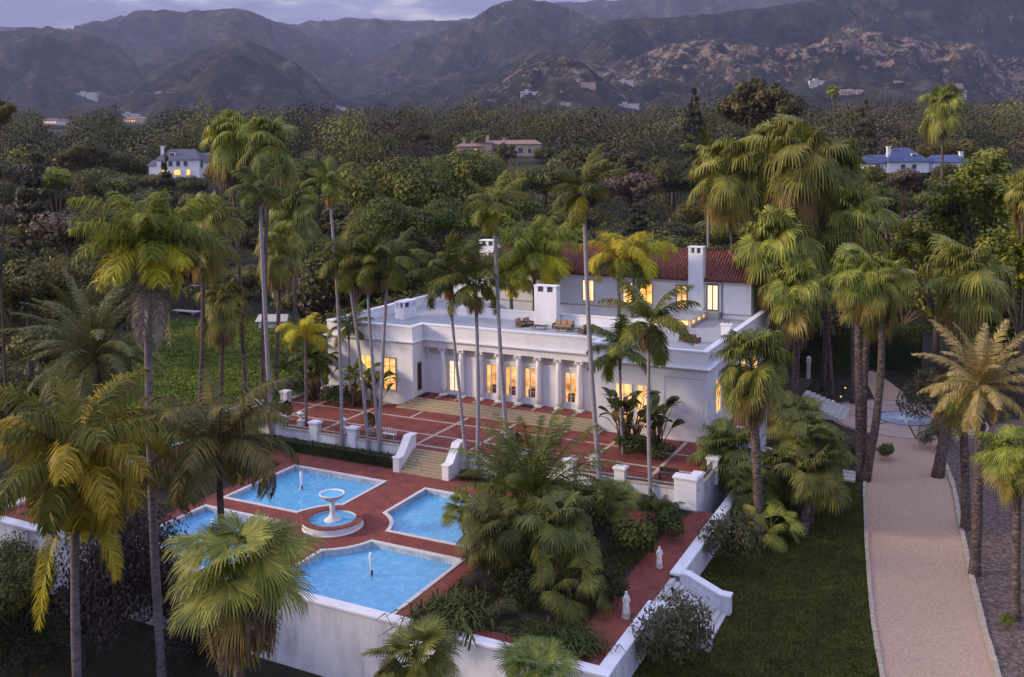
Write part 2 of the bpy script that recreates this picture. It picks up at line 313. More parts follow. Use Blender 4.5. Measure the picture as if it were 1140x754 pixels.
# water
def watermat(name, col, rough=.06, bs=2.2):
    mm, n, b = mk(name); t = n.nodes.new('ShaderNodeTexCoord')
    q = n.nodes.new('ShaderNodeTexNoise'); q.inputs['Scale'].default_value = bs; q.inputs['Detail'].default_value = 6; q.inputs['Distortion'].default_value = .8
    n.links.new(t.outputs['Object'], q.inputs['Vector'])
    r = ramp(n, [(.3, tuple(c * .82 for c in col)), (.55, col), (.8, tuple(min(1, c * 1.25 + .03) for c in col))]); n.links.new(q.outputs['Fac'], r.inputs[0]); n.links.new(r.outputs[0], b.inputs['Base Color'])
    bp = n.nodes.new('ShaderNodeBump'); bp.inputs['Strength'].default_value = .35; bp.inputs['Distance'].default_value = .06
    n.links.new(q.outputs['Fac'], bp.inputs['Height']); n.links.new(bp.outputs[0], b.inputs['Normal'])
    b.inputs['Roughness'].default_value = rough; b.inputs['IOR'].default_value = 1.33
    return mm
M['water'] = watermat('pool_water', (.13, .41, .69))
M['spray'] = surf('foaming_water', [(.3, (.7, .75, .82)), (.7, (.9, .92, .95))], 8, .3)

# ------------------------------------------------------------------ terrain
FH = FW[:2] / np.linalg.norm(FW[:2]); RH = np.array([FH[1], -FH[0]])
def st(x, y):
    dx, dy = x - CAM[0], y - CAM[1]
    t = dx * FH[0] + dy * FH[1]; l = dx * RH[0] + dy * RH[1]
    return PX0 + FPX * l / np.maximum(t, 1e-3), t
def sm(a, b, v): u = np.clip((v - a) / (b - a), 0, 1); return u * u * (3 - 2 * u)
def gz(x, y):
    x = np.asarray(x, float); y = np.asarray(y, float)
    s, t = st(x, y)
    z = -1.8 + np.interp(t, [-1e4, 172, 250, 400, 800, 1500, 2200, 3000, 9000], [0, 0, 11, 31, 53, 92, 128, 160, 160])
    z = z - 4.6 * sm(-9.2, -11.0, y) * (1 - sm(25.5, 31, x)) * (t > 0)
    return z
CREST = [   # distance, front reach, rock amount, skyline points
    (6500, 2600, .05, [(-80, 26), (0, 25), (30, 27), (100, 32), (140, 40), (300, 26), (326, 27), (350, 22), (375, 22), (425, 20), (458, 23), (519, 17), (560, 18), (621, 1), (646, 3), (697, 0), (760, -12), (900, -30), (1220, -40)]),
    (5200, 2000, .18, [(-80, 60), (60, 45), (85, 31), (102, 24), (142, 15), (188, 10), (224, 11), (267, 9), (287, 12), (305, 17), (326, 27), (355, 36), (389, 44), (422, 69), (460, 100), (500, 140), (1220, 140)]),
    (3900, 1500, .22, [(-80, 30), (0, 32), (45, 24), (60, 23), (85, 30), (110, 37), (130, 44), (150, 62), (165, 82), (180, 110), (200, 150), (1220, 150)]),
    (3000, 900, .20, [(-80, 150), (120, 150), (140, 108), (165, 85), (190, 70), (225, 55), (255, 45), (275, 43), (300, 52), (330, 68), (360, 92), (390, 120), (420, 150), (1220, 150)]),
    (4400, 1700, .40, [(-80, 160), (380, 120), (400, 75), (440, 51), (475, 40), (500, 25), (530, 13), (555, 3), (580, -2), (605, -1), (625, 4), (650, 15), (668, 24), (690, 38), (750, 60), (800, 90), (1220, 120)]),
    (3300, 1100, .30, [(-80, 160), (350, 135), (380, 116), (430, 100), (480, 85), (520, 72), (560, 64), (600, 50), (640, 40), (680, 22), (700, 20), (750, 21), (800, 12), (850, 4), (900, -6), (1000, -12), (1140, -22), (1220, -22)]),
    (2600, 700, .95, [(-80, 160), (520, 128), (560, 100), (600, 84), (640, 76), (690, 70), (740, 50), (800, 44), (830, 48), (860, 52), (900, 44), (940, 30), (1000, 44), (1060, 48), (1100, 58), (1140, 65), (1220, 66)]),
    (2150, 500, .75, [(-80, 160), (480, 140), (510, 112), (570, 78), (600, 58), (620, 60), (650, 72), (680, 95), (730, 122), (800, 140), (1220, 140)]),
]
_ph = math.hypot(FH[0], FH[1])
def crest_z(s, py, D):
    d = RT[None, :] * ((s - PX0) / FPX)[:, None] - UP[None, :] * ((py - PY0) / FPX)[:, None] + FW[None, :]
    return CAM[2] + d[:, 2] / (d[:, 0] * FH[0] + d[:, 1] * FH[1]) * D
def fbm(x, y, sc, o=5, ridged=False):
    if ridged:
        return np.array([mnoise.ridged_multi_fractal((a / sc, b / sc, 3.1), .9, 2.1, o, 1.0, 2.0) for a, b in zip(x, y)])
    return np.array([mnoise.fractal((a / sc, b / sc, 7.7), .9, 2.1, o) for a, b in zip(x, y)])

M['hill'] = None
def build_hills():
    ss = np.linspace(-420, 1560, 500); tt = np.concatenate([np.linspace(1100, 3400, 170), np.linspace(3430, 8600, 120)])
    Sg, Tg = np.meshgrid(ss, tt); s = Sg.ravel(); t = Tg.ravel()
    l = (s - PX0) / FPX * t
    x = CAM[0] + FH[0] * t + RH[0] * l; y = CAM[1] + FH[1] * t + RH[1] * l
    base = gz(x, y) - 3
    r1 = fbm(x, y, 900, 6, True); r2 = fbm(x, y, 260, 5)
    r3 = fbm(x, y, 330, 5, True); r3 = (r3 - r3.mean()) / r3.std(); r1 = (r1 - r1.mean()) / r1.std(); r2 = (r2 - r2.mean()) / r2.std()
    z = base.copy(); rock = np.zeros_like(z)
    for D, reach, rk, pts in CREST:
        p = np.array(pts, float); py = np.interp(s, p[:, 0], p[:, 1])
        Dw = D + r2 * 60
        zc = crest_z(s, py, D)
        u = (t - Dw) / reach
        prof = np.where(u < 0, np.exp(-(u / .62) ** 2 * 1.1) * .72 + .28 * np.clip(1 + u * .8, 0, 1), np.exp(-(u / .8) ** 2))
        edge = np.exp(-(u / .10) ** 2)
        hgt = np.maximum(zc - base, 0)
        amp = np.minimum(hgt, 520) * .25
        carve = np.clip(1.1 - r1, 0, 3.2); far_ = 1 - .88 * edge
        zz = base + hgt * prof - (amp * .62 * carve + np.minimum(hgt, 260) * .17 * np.clip(.8 - r3, 0, 2.6)) * far_ * np.clip(hgt / 60, 0, 1) * np.clip(prof * 3, 0, 1) + r2 * np.minimum(hgt, 300) * .012
        zz = np.where(hgt < 4, base, zz)
        sel = zz > z
        rk_here = rk * (np.exp(-((u + .14) / .22) ** 2) + .55 * np.exp(-((u + .45) / .35) ** 2)) * np.clip(hgt / 90, 0, 1)
        rock = np.where(sel, rk_here, rock); z = np.where(sel, zz, z)
    n0, n1_ = Sg.shape
    idx = np.arange(n0 * n1_).reshape(n0, n1_)
    F = np.stack([idx[:-1, :-1], idx[:-1, 1:], idx[1:, 1:], idx[1:, :-1]], -1).reshape(-1, 4)
    mm, n, b = mk('chaparral_hillside'); M['hill'] = mm
    tcn = n.nodes.new('ShaderNodeTexCoord')
    qa = n.nodes.new('ShaderNodeTexNoise'); qa.inputs['Scale'].default_value = .013; qa.inputs['Detail'].default_value = 12; qa.inputs['Roughness'].default_value = .72
    qb = n.nodes.new('ShaderNodeTexNoise'); qb.inputs['Scale'].default_value = .030; qb.inputs['Detail'].default_value = 9; qb.inputs['Roughness'].default_value = .78
    qc = n.nodes.new('ShaderNodeTexVoronoi'); qc.inputs['Scale'].default_value = .07
    for q in (qa, qb, qc): n.links.new(tcn.outputs['Object'], q.inputs['Vector'])
    green = ramp(n, [(.38, (.003, .006, .005)), (.48, (.014, .020, .013)), (.55, (.036, .041, .026)), (.65, (.12, .095, .072))]); n.links.new(qa.outputs['Fac'], green.inputs[0])
    stone = ramp(n, [(.2, (.13, .092, .066)), (.8, (.40, .29, .21))]); n.links.new(qc.outputs['Distance'], stone.inputs[0])
    at = n.nodes.new('ShaderNodeAttribute'); at.attribute_name = 'rock'
    ad = n.nodes.new('ShaderNodeMath'); ad.operation = 'MULTIPLY_ADD'; ad.inputs[1].default_value = .135; n.links.new(at.outputs['Fac'], ad.inputs[0]); n.links.new(qb.outputs['Fac'], ad.inputs[2])
    mr = n.nodes.new('ShaderNodeMapRange'); mr.inputs[1].default_value = .64; mr.inputs[2].default_value = .69; n.links.new(ad.outputs[0], mr.inputs[0])
    mxn = n.nodes.new('ShaderNodeMix'); mxn.data_type = 'RGBA'; n.links.new(mr.outputs[0], mxn.inputs[0]); n.links.new(green.outputs[0], mxn.inputs[6]); n.links.new(stone.outputs[0], mxn.inputs[7])
    n.links.new(mxn.outputs[2], b.inputs['Base Color']); b.inputs['Roughness'].default_value = .95; b.inputs['Specular IOR Level'].default_value = .1
    bp = n.nodes.new('ShaderNodeBump'); bp.inputs['Strength'].default_value = 1.0; bp.inputs['Distance'].default_value = 26; n.links.new(qb.outputs['Fac'], bp.inputs['Height']); n.links.new(bp.outputs[0], b.inputs['Normal'])
    me = mesh_np('hills', np.stack([x, y, z], 1), F, mm, smooth=True)
    a = me.attributes.new('rock', 'FLOAT', 'POINT'); a.data.foreach_set('value', rock.astype(np.float32))
    o = link('hills', me); tag(o, 'chaparral covered mountain range with pale rock outcrops behind the valley', 'mountains', None, 'structure')
    return (ss, tt, z.reshape(n0, n1_))
HILL = build_hills()
def height(x, y):
    z = float(gz(x, y)); s, t = st(np.array([x]), np.array([y])); s, t = float(s[0]), float(t[0])
    ss, tt, Z = HILL
    if t > tt[0] + 5:
        i = min(max(int(np.searchsorted(tt, t)) - 1, 0), len(tt) - 2); j = min(max(int((s - ss[0]) / (ss[1] - ss[0])), 0), len(ss) - 2)
        z = max(z, float(Z[i:i + 2, j:j + 2].mean()))
    return z
def hit(px, py, t0=150):
    t = t0
    while t < 8000:
        p = at_t(px, py, t)
        if p[2] < height(p[0], p[1]): return p
        t *= 1.006
    return at_t(px, py, 3000)

xs = np.unique(np.concatenate([np.arange(-1500, -80, 28), np.arange(-80, 90, 2.0), np.arange(90, 1500, 28)]))
ys = np.unique(np.concatenate([np.arange(-160, -20, 7), np.arange(-20, 90, 2.0), np.arange(90, 420, 8), np.arange(420, 2300, 26)]))
GX, GY = np.meshgrid(xs, ys)
nn = fbm(GX.ravel(), GY.ravel(), 60, 4).reshape(GX.shape)
GZ = gz(GX, GY); sg, tg = st(GX, GY); GZ = GZ + nn * 1.2 * sm(175, 260, tg)
idx = np.arange(GX.size).reshape(GX.shape)
F = np.stack([idx[:-1, :-1], idx[:-1, 1:], idx[1:, 1:], idx[1:, :-1]], -1).reshape(-1, 4)
tag(link('ground', mesh_np('ground', np.stack([GX.ravel(), GY.ravel(), GZ.ravel()], 1), F, M['scrub'], smooth=True)),
    'dark leaf littered ground under the trees around the villa', 'ground', None, 'structure')

GL = -1.8
def sheet(name, pts, z, mat, label):
    return tag(MB().sheet([(p[0], p[1]) for p in pts], z).build(name, mat), label, name.replace('_', ' '), None, 'structure')
def px_sheet(name, pts, z, mat, label): return sheet(name, [at_z(a, b, z) for a, b in pts], z, mat, label)

px_sheet('meadow', [(60, 475), (90, 400), (150, 372), (178, 347), (300, 349), (350, 372), (372, 420), (330, 447), (247, 468), (190, 497), (120, 520)], GL + .004, M['meadow'], 'bright green clover lawn to the left of the brick terrace')
sheet('lawn', [(25.5, 31.6), (33.2, 31.6), (33.6, 30), (35.0, 20), (36.3, 12), (37.3, 6), (38.3, -.5), (39.2, -9), (38.0, -40), (25.5, -40), (25.5, -8)], GL + .004, M['lawn'], 'dark mown lawn strip between white garden wall and gravel drive')
DL = [(966, 515), (964, 545), (965, 570), (967, 610), (970, 650), (974, 690), (979, 722), (985, 754)]
DR = [(1040, 502), (1052, 520), (1060, 545), (1066, 580), (1074, 620), (1083, 660), (1094, 706), (1108, 754)]
dl = [at_z(a, b, GL)[:2] for a, b in DL]; dr = [at_z(a, b, GL)[:2] for a, b in DR]
dl = [np.array((33.0, 47.5))] + dl + [np.array((40.2, -12)), np.array((41.5, -45))]; dr = [np.array((39.2, 48.2))] + dr + [np.array((44.9, -8)), np.array((46.2, -45))]
sheet('gravel_drive', list(dl) + list(dr[::-1]), GL + .012, M['gravel'], 'pinkish gravel driveway with stone edging running towards the round court')
sheet('mulch_bed', [(39.4, 47.5)] + [tuple(p + np.array((.05, 0))) for p in dr] + [(75, -45), (75, 60), (46, 60)], GL + .008, M['mulch'], 'purplish bark mulch bed on the right of the driveway')
# round court with brown inlay and star
cc = at_z(1008, 466, GL); R0 = 7.9
def circ(r, n=64, c=cc): return [(c[0] + r * math.cos(2 * math.pi * k / n), c[1] + r * math.sin(2 * math.pi * k / n)) for k in range(n)]
court = MB().sheet(circ(R0 + .3), GL + .018).build('paved_court', M['paver']); tag(court, 'round pink paved court at the top of the driveway', 'paved court', None, 'structure')
inl = MB()
def ring(mb, r0, r1, z, n=64, c=cc, a0=0, a1=2 * math.pi):
    for k in range(n):
        a, b2 = a0 + (a1 - a0) * k / n, a0 + (a1 - a0) * (k + 1) / n
        mb.quad(*[(c[0] + r * math.cos(q), c[1] + r * math.sin(q), z) for r, q in ((r0, a), (r1, a), (r1, b2), (r0, b2))])
ring(inl, R0 - .1, R0 + .12, GL + .022); ring(inl, 2.75, 3.0, GL + .022)
for k in range(8):
    a = k * math.pi / 4 + .2; c_, s_ = math.cos(a), math.sin(a)
    inl.quad(*[(cc[0] + c_ * r - s_ * q, cc[1] + s_ * r + c_ * q, GL + .022) for r, q in ((3, -.1), (R0 - .1, -.1), (R0 - .1, .1), (3, .1))])
tag(inl.build('court_inlay', M['brown']), 'thin brown stone lines inlaid in the round pink court', 'paving inlay', None, 'structure')
md = MB().sheet(circ(2.75, 48), GL + .024).build('star_medallion', [M['star_blue']]); tag(md, 'blue grey round medallion with a white star in the paved court', 'medallion')
star = MB(); pts = []
for k in range(16):
    r = (2.55 if k % 4 == 0 else 1.7) if k % 2 == 0 else .62
    pts.append((cc[0] + r * math.cos(k * math.pi / 8 + .1), cc[1] + r * math.sin(k * math.pi / 8 + .1)))
sob = star.sheet(pts, GL + .03).build('star', M['star'], None); sob.parent = md
px_sheet('garden_path', [(978, 452), (1012, 449), (1005, 436), (990, 425), (972, 413), (960, 413), (966, 428)], GL + .014, M['gravel'], 'pale curved gravel path leading away from the round court past the hedges')
# stone edging of the drive: separate kerb runs
def run(name, line, wdt, h, mat, label, step, seed, off):
    mb = MB(); rr = random.Random(seed)
    P = [np.array(p[:2], float) for p in line]
    for a, b in zip(P[:-1], P[1:]):
        L = np.linalg.norm(b - a); k = max(1, int(L / step)); d = (b - a) / L; nrm = np.array((-d[1], d[0])); ang = math.atan2(d[1], d[0])
        for i in range(k):
            c = a + d * (i + .5) * L / k + nrm * off
            mb.cbox(c[0], c[1], GL - .05, L / k * .94, wdt * rr.uniform(.85, 1.1), h * rr.uniform(.85, 1.15) + .05, 0, ang + rr.uniform(-.03, .03))
    return tag(BV(mb.build(name, mat), .02), label, 'kerb', None, 'structure')
run('stone_kerb', dl[1:], .28, .14, M['edging'], 'low stone kerb between the lawn and the gravel drive', .55, 1, -.12)
run('stone_kerb', dr[1:], .36, .16, M['edging'], 'low stone kerb between gravel drive and the mulch bed', .7, 2, .16)

# ------------------------------------------------------------------ pool court
mg, n, b = mk('window_glass'); n.nodes.remove(b)
_t = n.nodes.new('ShaderNodeBsdfTransparent'); _g = n.nodes.new('ShaderNodeBsdfGlossy'); _g.inputs['Roughness'].default_value = .05; _mx = n.nodes.new('ShaderNodeMixShader'); _mx.inputs[0].default_value = .12
n.links.new(_t.outputs[0], _mx.inputs[1]); n.links.new(_g.outputs[0], _mx.inputs[2]); n.links.new(_mx.outputs[0], n.nodes['Material Output'].inputs[0]); M['glass'] = mg

ARC = 4.2
def pool_outline(sx, sy, inset=0.0):
    x0, x1, y0, y1 = 1.87 + inset, 11.8 - inset, .88 + inset, 9.85 - inset
    r = ARC + inset
    pts = [(x1, y0), (x1, y1), (x0, y1)]
    a0 = math.atan2(math.sqrt(r * r - x0 * x0), x0); a1 = math.atan2(y0, math.sqrt(r * r - y0 * y0))
    for k in range(15):
        a = a0 + (a1 - a0) * k / 14; pts.append((r * math.cos(a), r * math.sin(a)))
    return [(x * sx, y * sy) for x, y in pts]
def clip_front(p): return [(x, max(y, -9.72)) for x, y in p]
POOLS = [(1, 1, 'blue pool nearest the foot of the stairs, to the right of the walk'),
         (-1, 1, 'blue pool between the hedge and the round fountain, on the left of the walk'),
         (1, -1, 'largest looking blue pool, beside the front white wall with a foaming jet'),
         (-1, -1, 'blue pool mostly hidden behind the palms at the front left of the court')]
# brick floor as a slab with pool openings: strips between pools plus ring sectors round the notches
fl = MB(); Z0 = 0.0
def fsheet(x0, x1, y0, y1): fl.sheet([(x0, y0), (x1, y0), (x1, y1), (x0, y1)], Z0)
fsheet(-25.1, 25.1, 9.85, 14.5); fsheet(11.8, 25.1, -9.9, 9.85); fsheet(-25.1, -11.8, -9.9, 9.85)
fsheet(-1.87, 1.87, -9.9, 9.85)
for sx in (1, -1):
    fl.sheet(sorted([(1.87 * sx, -.88), (1.87 * sx, .88)]) and [(1.87 * sx, -.88), (11.8 * sx, -.88), (11.8 * sx, .88), (1.87 * sx, .88)], Z0)
    for sy in (1, -1):
        o_ = pool_outline(sx, sy)[2:]            # x0 edge corner then the arc
        arc = o_[1:]
        fl.sheet([(1.87 * sx, .88 * sy)] + arc[::-1], Z0)
    fsheet(min(1.87 * sx, 11.8 * sx), max(1.87 * sx, 11.8 * sx), -9.9, -9.85)
tag(fl.build('brick_court', M['brick']), 'red brick paving around the four pools', 'paving', None, 'structure')
for sx, sy, lab in POOLS:
    root = thing('swimming_pool', lab, 'pool', (6.8 * sx, 5.3 * sy, 0), 'four pools around the fountain')
    o0, o1 = clip_front(pool_outline(sx, sy, -.02)), clip_front(pool_outline(sx, sy, .26))
    mb = MB(); k = len(o0)
    for i in range(k):
        a, b2, c2, d2 = o0[i], o0[(i + 1) % k], o1[(i + 1) % k], o1[i]
        mb.quad((*a, .05), (*b2, .05), (*c2, .05), (*d2, .05)); mb.quad((*a, -.05), (*b2, -.05), (*b2, .05), (*a, .05)); mb.quad((*d2, .05), (*c2, .05), (*c2, -.06), (*d2, -.06))
    mb.build('coping', M['copper'], root)
    mb = MB(); o2 = clip_front(pool_outline(sx, sy, .24))
    for i in range(k): mb.quad((*o2[i], -.02), (*o2[(i + 1) % k], -.02), (*o2[(i + 1) % k], -.62), (*o2[i], -.62))
    mb.build('tile_band', M['pooltile'], root)
    MB().sheet(o2, -.42).build('water', M['water'], root)
    MB().sheet(o2, -1.5).build('basin_floor', M['basin'], root)
    jx, jy = {(1, 1): (9.2, 7.6), (-1, 1): (-7.9, 6.0), (1, -1): (6.9, -4.9), (-1, -1): (-7, -5)}[(sx, sy)]
    jet = MB(); jet.lathe([(.09, -.43), (.06, .0), (.10, .55), (.14, .95), (.07, 1.15), (.01, 1.2)], jx, jy, 9)
    rr = random.Random(sx * 3 + sy)
    for q in range(14):
        a, r = rr.uniform(0, 6.28), rr.uniform(.1, .7); jet.lathe([(.005, -.43), (.05, -.40), (.005, -.37)], jx + r * math.cos(a), jy + r * math.sin(a), 6)
    jet.build('water_jet', M['spray'], root, smooth=True)
    MB().cbox(jx + .05, jy, -.6, .12, .12, .55).build('jet_nozzle', M['dark'], root)

ft = thing('fountain', 'white tiered bowl fountain in a round brick topped basin between the pools', 'fountain', (0, 0, 0))
mb = MB(); mb.lathe([(2.22, 0), (2.26, .03), (2.26, .10), (2.19, .12), (2.19, .58), (1.80, .58), (1.80, .0)], n=48); mb.build('basin_wall', M['stucco'], ft, smooth=False)
mb = MB(); ring(mb, 1.74, 2.26, .655, 48, (0, 0)); 
for k in range(48):
    a, b2 = 2 * math.pi * k / 48, 2 * math.pi * (k + 1) / 48
    for r in (2.26, 1.74): mb.quad(*[(r * math.cos(q), r * math.sin(q), z) for q, z in ((a, .582), (b2, .582), (b2, .655), (a, .655))])
mb.build('brick_rim', M['brick'], ft)
MB().lathe([(1.79, .40), (1.79, .44)], n=40).build('water', M['water'], ft)
mb = MB(); mb.lathe([(.62, .40), (.62, .52), (.44, .60), (.30, .75), (.20, 1.0), (.17, 1.25), (.22, 1.42), (.19, 1.55), (.16, 1.75), (.24, 1.9), (.5, 2.02), (.78, 2.2), (.90, 2.42), (.95, 2.45), (.95, 2.52), (.86, 2.52), (.78, 2.38), (.1, 2.3)], n=32)
mb.build('bowl', M['marble'], ft, smooth=True)
MB().lathe([(.82, 2.43), (.82, 2.44)], n=28).build('bowl_water', M['basin'], ft)

# ------------------------------------------------------------------ retaining walls of the garden
gwr = thing('garden_wall', 'tall white rendered garden wall with flat coping enclosing the pool court', 'wall', (0, -10.2, 0))
mb = MB()
mb.box(-25.75, 25.75, -10.5, -9.9, -7.5, .12); mb.box(25.1, 25.7, -9.897, -1.9, -3.5, .12); mb.box(25.1, 25.7, 3.1, 32, -3.5, .12); mb.box(-25.7, -25.1, -9.897, 14.4, -7.5, .12)
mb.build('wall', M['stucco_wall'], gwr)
mb = MB(); mb.box(-25.85, 25.85, -10.62, -9.80, .123, .30); mb.box(25.02, 25.82, -9.797, -1.62, .123, .30); mb.box(25.02, 25.82, 2.62, 32, .123, .30); mb.box(-25.82, -25.02, -9.797, 14.4, .123, .30)
BV(mb.build('coping', M['stucco'], gwr), .03)
tag(MB().box(-25.09, 25.09, -9.89, 14.45, -7.5, -1.6).build('court_fill', M['soil']), 'earth bank under the pool court', 'ground', None, 'structure')
ss_ = thing('side_steps', 'white walled side stair leading from the brick path down to the dark lawn', 'steps', (27, .5, -1.8))
mb = MB()
for k in range(11): mb.box(25.12 + .33 * k, 25.12 + .33 * (k + 1), -1.60, 2.60, -3, -.02 - .165 * k)
mb.build('treads', M['pale_step'], ss_)
for y0 in (-2.2, 2.60):
    y1 = y0 + .6
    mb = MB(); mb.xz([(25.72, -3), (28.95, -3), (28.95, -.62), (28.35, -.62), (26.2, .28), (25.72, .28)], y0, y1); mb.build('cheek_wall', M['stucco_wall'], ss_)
    mb = MB(); mb.xz([(25.825, .283), (26.22, .283), (28.37, -.617), (29.0, -.617), (29.0, -.50), (28.33, -.50), (26.18, .40), (25.825, .40)], y0 - .05, y1 + .05); mb.build('coping', M['stucco'], ss_)

# planting beds
def bed(x0, x1, y0, y1, lab): tag(MB().sheet([(x0, y0), (x1, y0), (x1, y1), (x0, y1)], .012).build('planting_bed', M['soil']), lab, 'planting bed', None, 'structure')
bed(13.1, 22.6, -8.6, 9.6, 'dark soil bed full of palms and shrubs to the right of the pools')
bed(-23.6, -13.1, -8.6, 9.6, 'dark soil bed to the left of the pools')
bed(3.3, 23.2, 12.6, 14.48, 'soil strip under the hedge below the right balustrade'); bed(-23.2, -3.3, 12.6, 14.48, 'soil strip under the hedge below the left balustrade')

# ------------------------------------------------------------------ terrace and its stairs
TZ = 1.485
tr = MB(); tr.box(-23.55, 23.55, 14.55, 26.6, -.3, TZ); tr.box(21.05, 23.55, 26.62, 44, -3, TZ); tr.box(-23.55, -21.05, 26.62, 40, -3, TZ)
tag(tr.build('terrace', M['brick']), 'red brick terrace in front of the villa', 'terrace', None, 'structure')
bd = MB(); zb = TZ + .006
xsb = [-19.6, -13.3, -2.63, 2.63, 13.3, 19.2]; ysb = [(15.6, .34), (18.6, .3), (22.75, .3)]
for y, wd in ysb: bd.sheet([(-23.4, y - wd / 2), (23.4, y - wd / 2), (23.4, y + wd / 2), (-23.4, y + wd / 2)], zb)
for x in xsb:
    yb = [15.77, 18.45, 18.75, 22.6, 22.9, 26.5] if abs(x) > 12 else [15.77, 18.45, 18.75, 22.6, 22.9, 25.2]
    for a, b2 in zip(yb[::2], yb[1::2]): bd.sheet([(x - .16, a), (x + .16, a), (x + .16, b2), (x - .16, b2)], zb)
for x in (-8, 8): bd.sheet([(x - .14, 22.9), (x + .14, 22.9), (x + .14, 25.2), (x - .14, 25.2)], zb)
tag(bd.build('paving_bands', M['band']), 'cream stone bands crossing the red brick terrace', 'paving bands', None, 'structure')
bal = thing('balustrade', 'white terrace wall with square piers and black iron railings facing the pools', 'balustrade', (0, 14.5, 0))
mb = MB()
for a, b2 in ((-23.6, -2.82), (2.82, 23.6)): mb.box(a, b2, 14.12, 14.52, -.3, 1.62)
mb.box(23.2, 23.6, 14.523, 40, -3, 1.62); mb.box(-23.6, -23.2, 14.523, 30, -3, 1.62)
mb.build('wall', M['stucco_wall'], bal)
mb = MB()
for a, b2 in ((-23.65, -2.85), (2.85, 23.65)): mb.box(a, b2, 14.03, 14.56, 1.622, 1.72)
mb.box(23.12, 23.68, 14.563, 40, 1.622, 1.72); mb.box(-23.68, -23.12, 14.563, 30, 1.622, 1.72)
mb.build('ledge', M['band'], bal)
def pier(x, y, wx=.86, wy=.74, name='pier'):
    q = MB(); q.cbox(x, y, .2 if y < 15 else .5, wx, wy, 2.25 if y < 15 else 1.95)
    o = q.build(name, M['stucco'], bal); q = MB(); q.cbox(x, y, 2.452, wx + .14, wy + .14, .10); q.cbox(x, y, 2.555, wx + .24, wy + .24, .13); q.cbox(x, y, 2.688, wx + .02, wy + .02, .05)
    c = q.build('cap', M['stucco'], None); BV(c, .03); c.parent = o; c.location = (0, 0, 0)
    c.data.transform(Matrix.Translation(-Vector(LOC[bal.name]))); return o
px_ = [8.6, 13.0, 17.4]
for sx in (-1, 1):
    for x in px_: pier(x * sx, 14.3)
    pier(22.75 * sx, 14.3, 1.75, .8)
    q = pier(23.35 * sx, 15.2, .72, 1.1)
for y in (18.0, 22.4): pier(-23.4, y)
for y in (19.8, 24.4, 29): pier(23.4, y)
def railing(a, b2, axis='x', fix=14.3):
    q = MB(); L = b2 - a; k = int(L / .13)
    def bx(u0, u1, z0, z1, t): q.box(u0, u1, fix - t, fix + t, z0, z1) if axis == 'x' else q.box(fix - t, fix + t, u0, u1, z0, z1)
    bx(a, b2, 1.80, 1.84, .02); bx(a, b2, 2.42, 2.46, .025)
    for i in range(k + 1): u = a + L * (i + .0) / k; bx(u - .011, u + .011, 1.722, 2.42, .011)
    q.build('railing', M['iron'], bal)
for sx in (-1, 1):
    for a, b2 in ((2.9, 8.15), (9.05, 12.55), (13.45, 16.95), (17.85, 21.85)): railing(min(a * sx, b2 * sx), max(a * sx, b2 * sx))
for a, b2 in ((15.8, 17.5), (18.5, 21.9)): railing(a, b2, 'y', -23.4)
for a, b2 in ((15.8, 19.4), (20.3, 24.0), (24.8, 28.6)): railing(a, b2, 'y', 23.4)
# stairs up to the terrace
stp = thing('terrace_stairs', 'sandstone stairs between curved white cheek walls rising from the pools to the terrace', 'stairs', (0, 13.3, 0))
mb = MB()
for k in range(9): mb.box(-2.15, 2.15, 12.15 + .27 * k, 14.6, (.165 * k - .2 if k == 0 else .165 * k), .165 * (k + 1))
BV(mb.build('steps', M['step'], stp), .015, 1)
for sx in (-1, 1):
    x0, x1 = (2.17, 2.80) if sx > 0 else (-2.80, -2.17)
    prof = [(12.1, 0), (14.9, 0), (14.9, 2.62), (14.1, 2.62), (13.95, 2.5), (13.7, 2.12), (13.2, 1.62), (12.8, 1.22), (12.1, 1.2)]
    q = MB(); q.yz(prof, x0, x1); o = q.build('cheek_wall', M['stucco'], stp)
    q = MB(); q.yz([(12.02, 1.2), (12.8, 1.222), (13.2, 1.622), (13.7, 2.122), (13.95, 2.502), (14.08, 2.622), (15.0, 2.622), (15.0, 2.76), (14.0, 2.76), (13.85, 2.62), (13.6, 2.24), (13.12, 1.75), (12.75, 1.34), (12.02, 1.32)], x0 - .09, x1 + .09)
    BV(q.build('coping', M['stucco'], stp), .03)

# ------------------------------------------------------------------ villa
V = thing('villa', 'long white villa with columned front, lit French doors and red tiled rear wing', 'house', (0, 26.65, TZ))
DK = 8.7; VW = 21.0; RX = 10.05; FY = 26.65; RY = 29.35
out_ = [(-VW, FY), (-RX, FY), (-RX, 31.6), (RX, 31.6), (RX, FY), (VW, FY), (VW, 52), (13.6, 52), (13.6, 40.9), (-12.6, 40.9), (-12.6, 52), (-VW, 52)]
mb = MB(); mb.prism(out_, -.5, 8.0)
mb.box(-12.6, 13.6, 40.9, 51.0, -.5, 4.0)
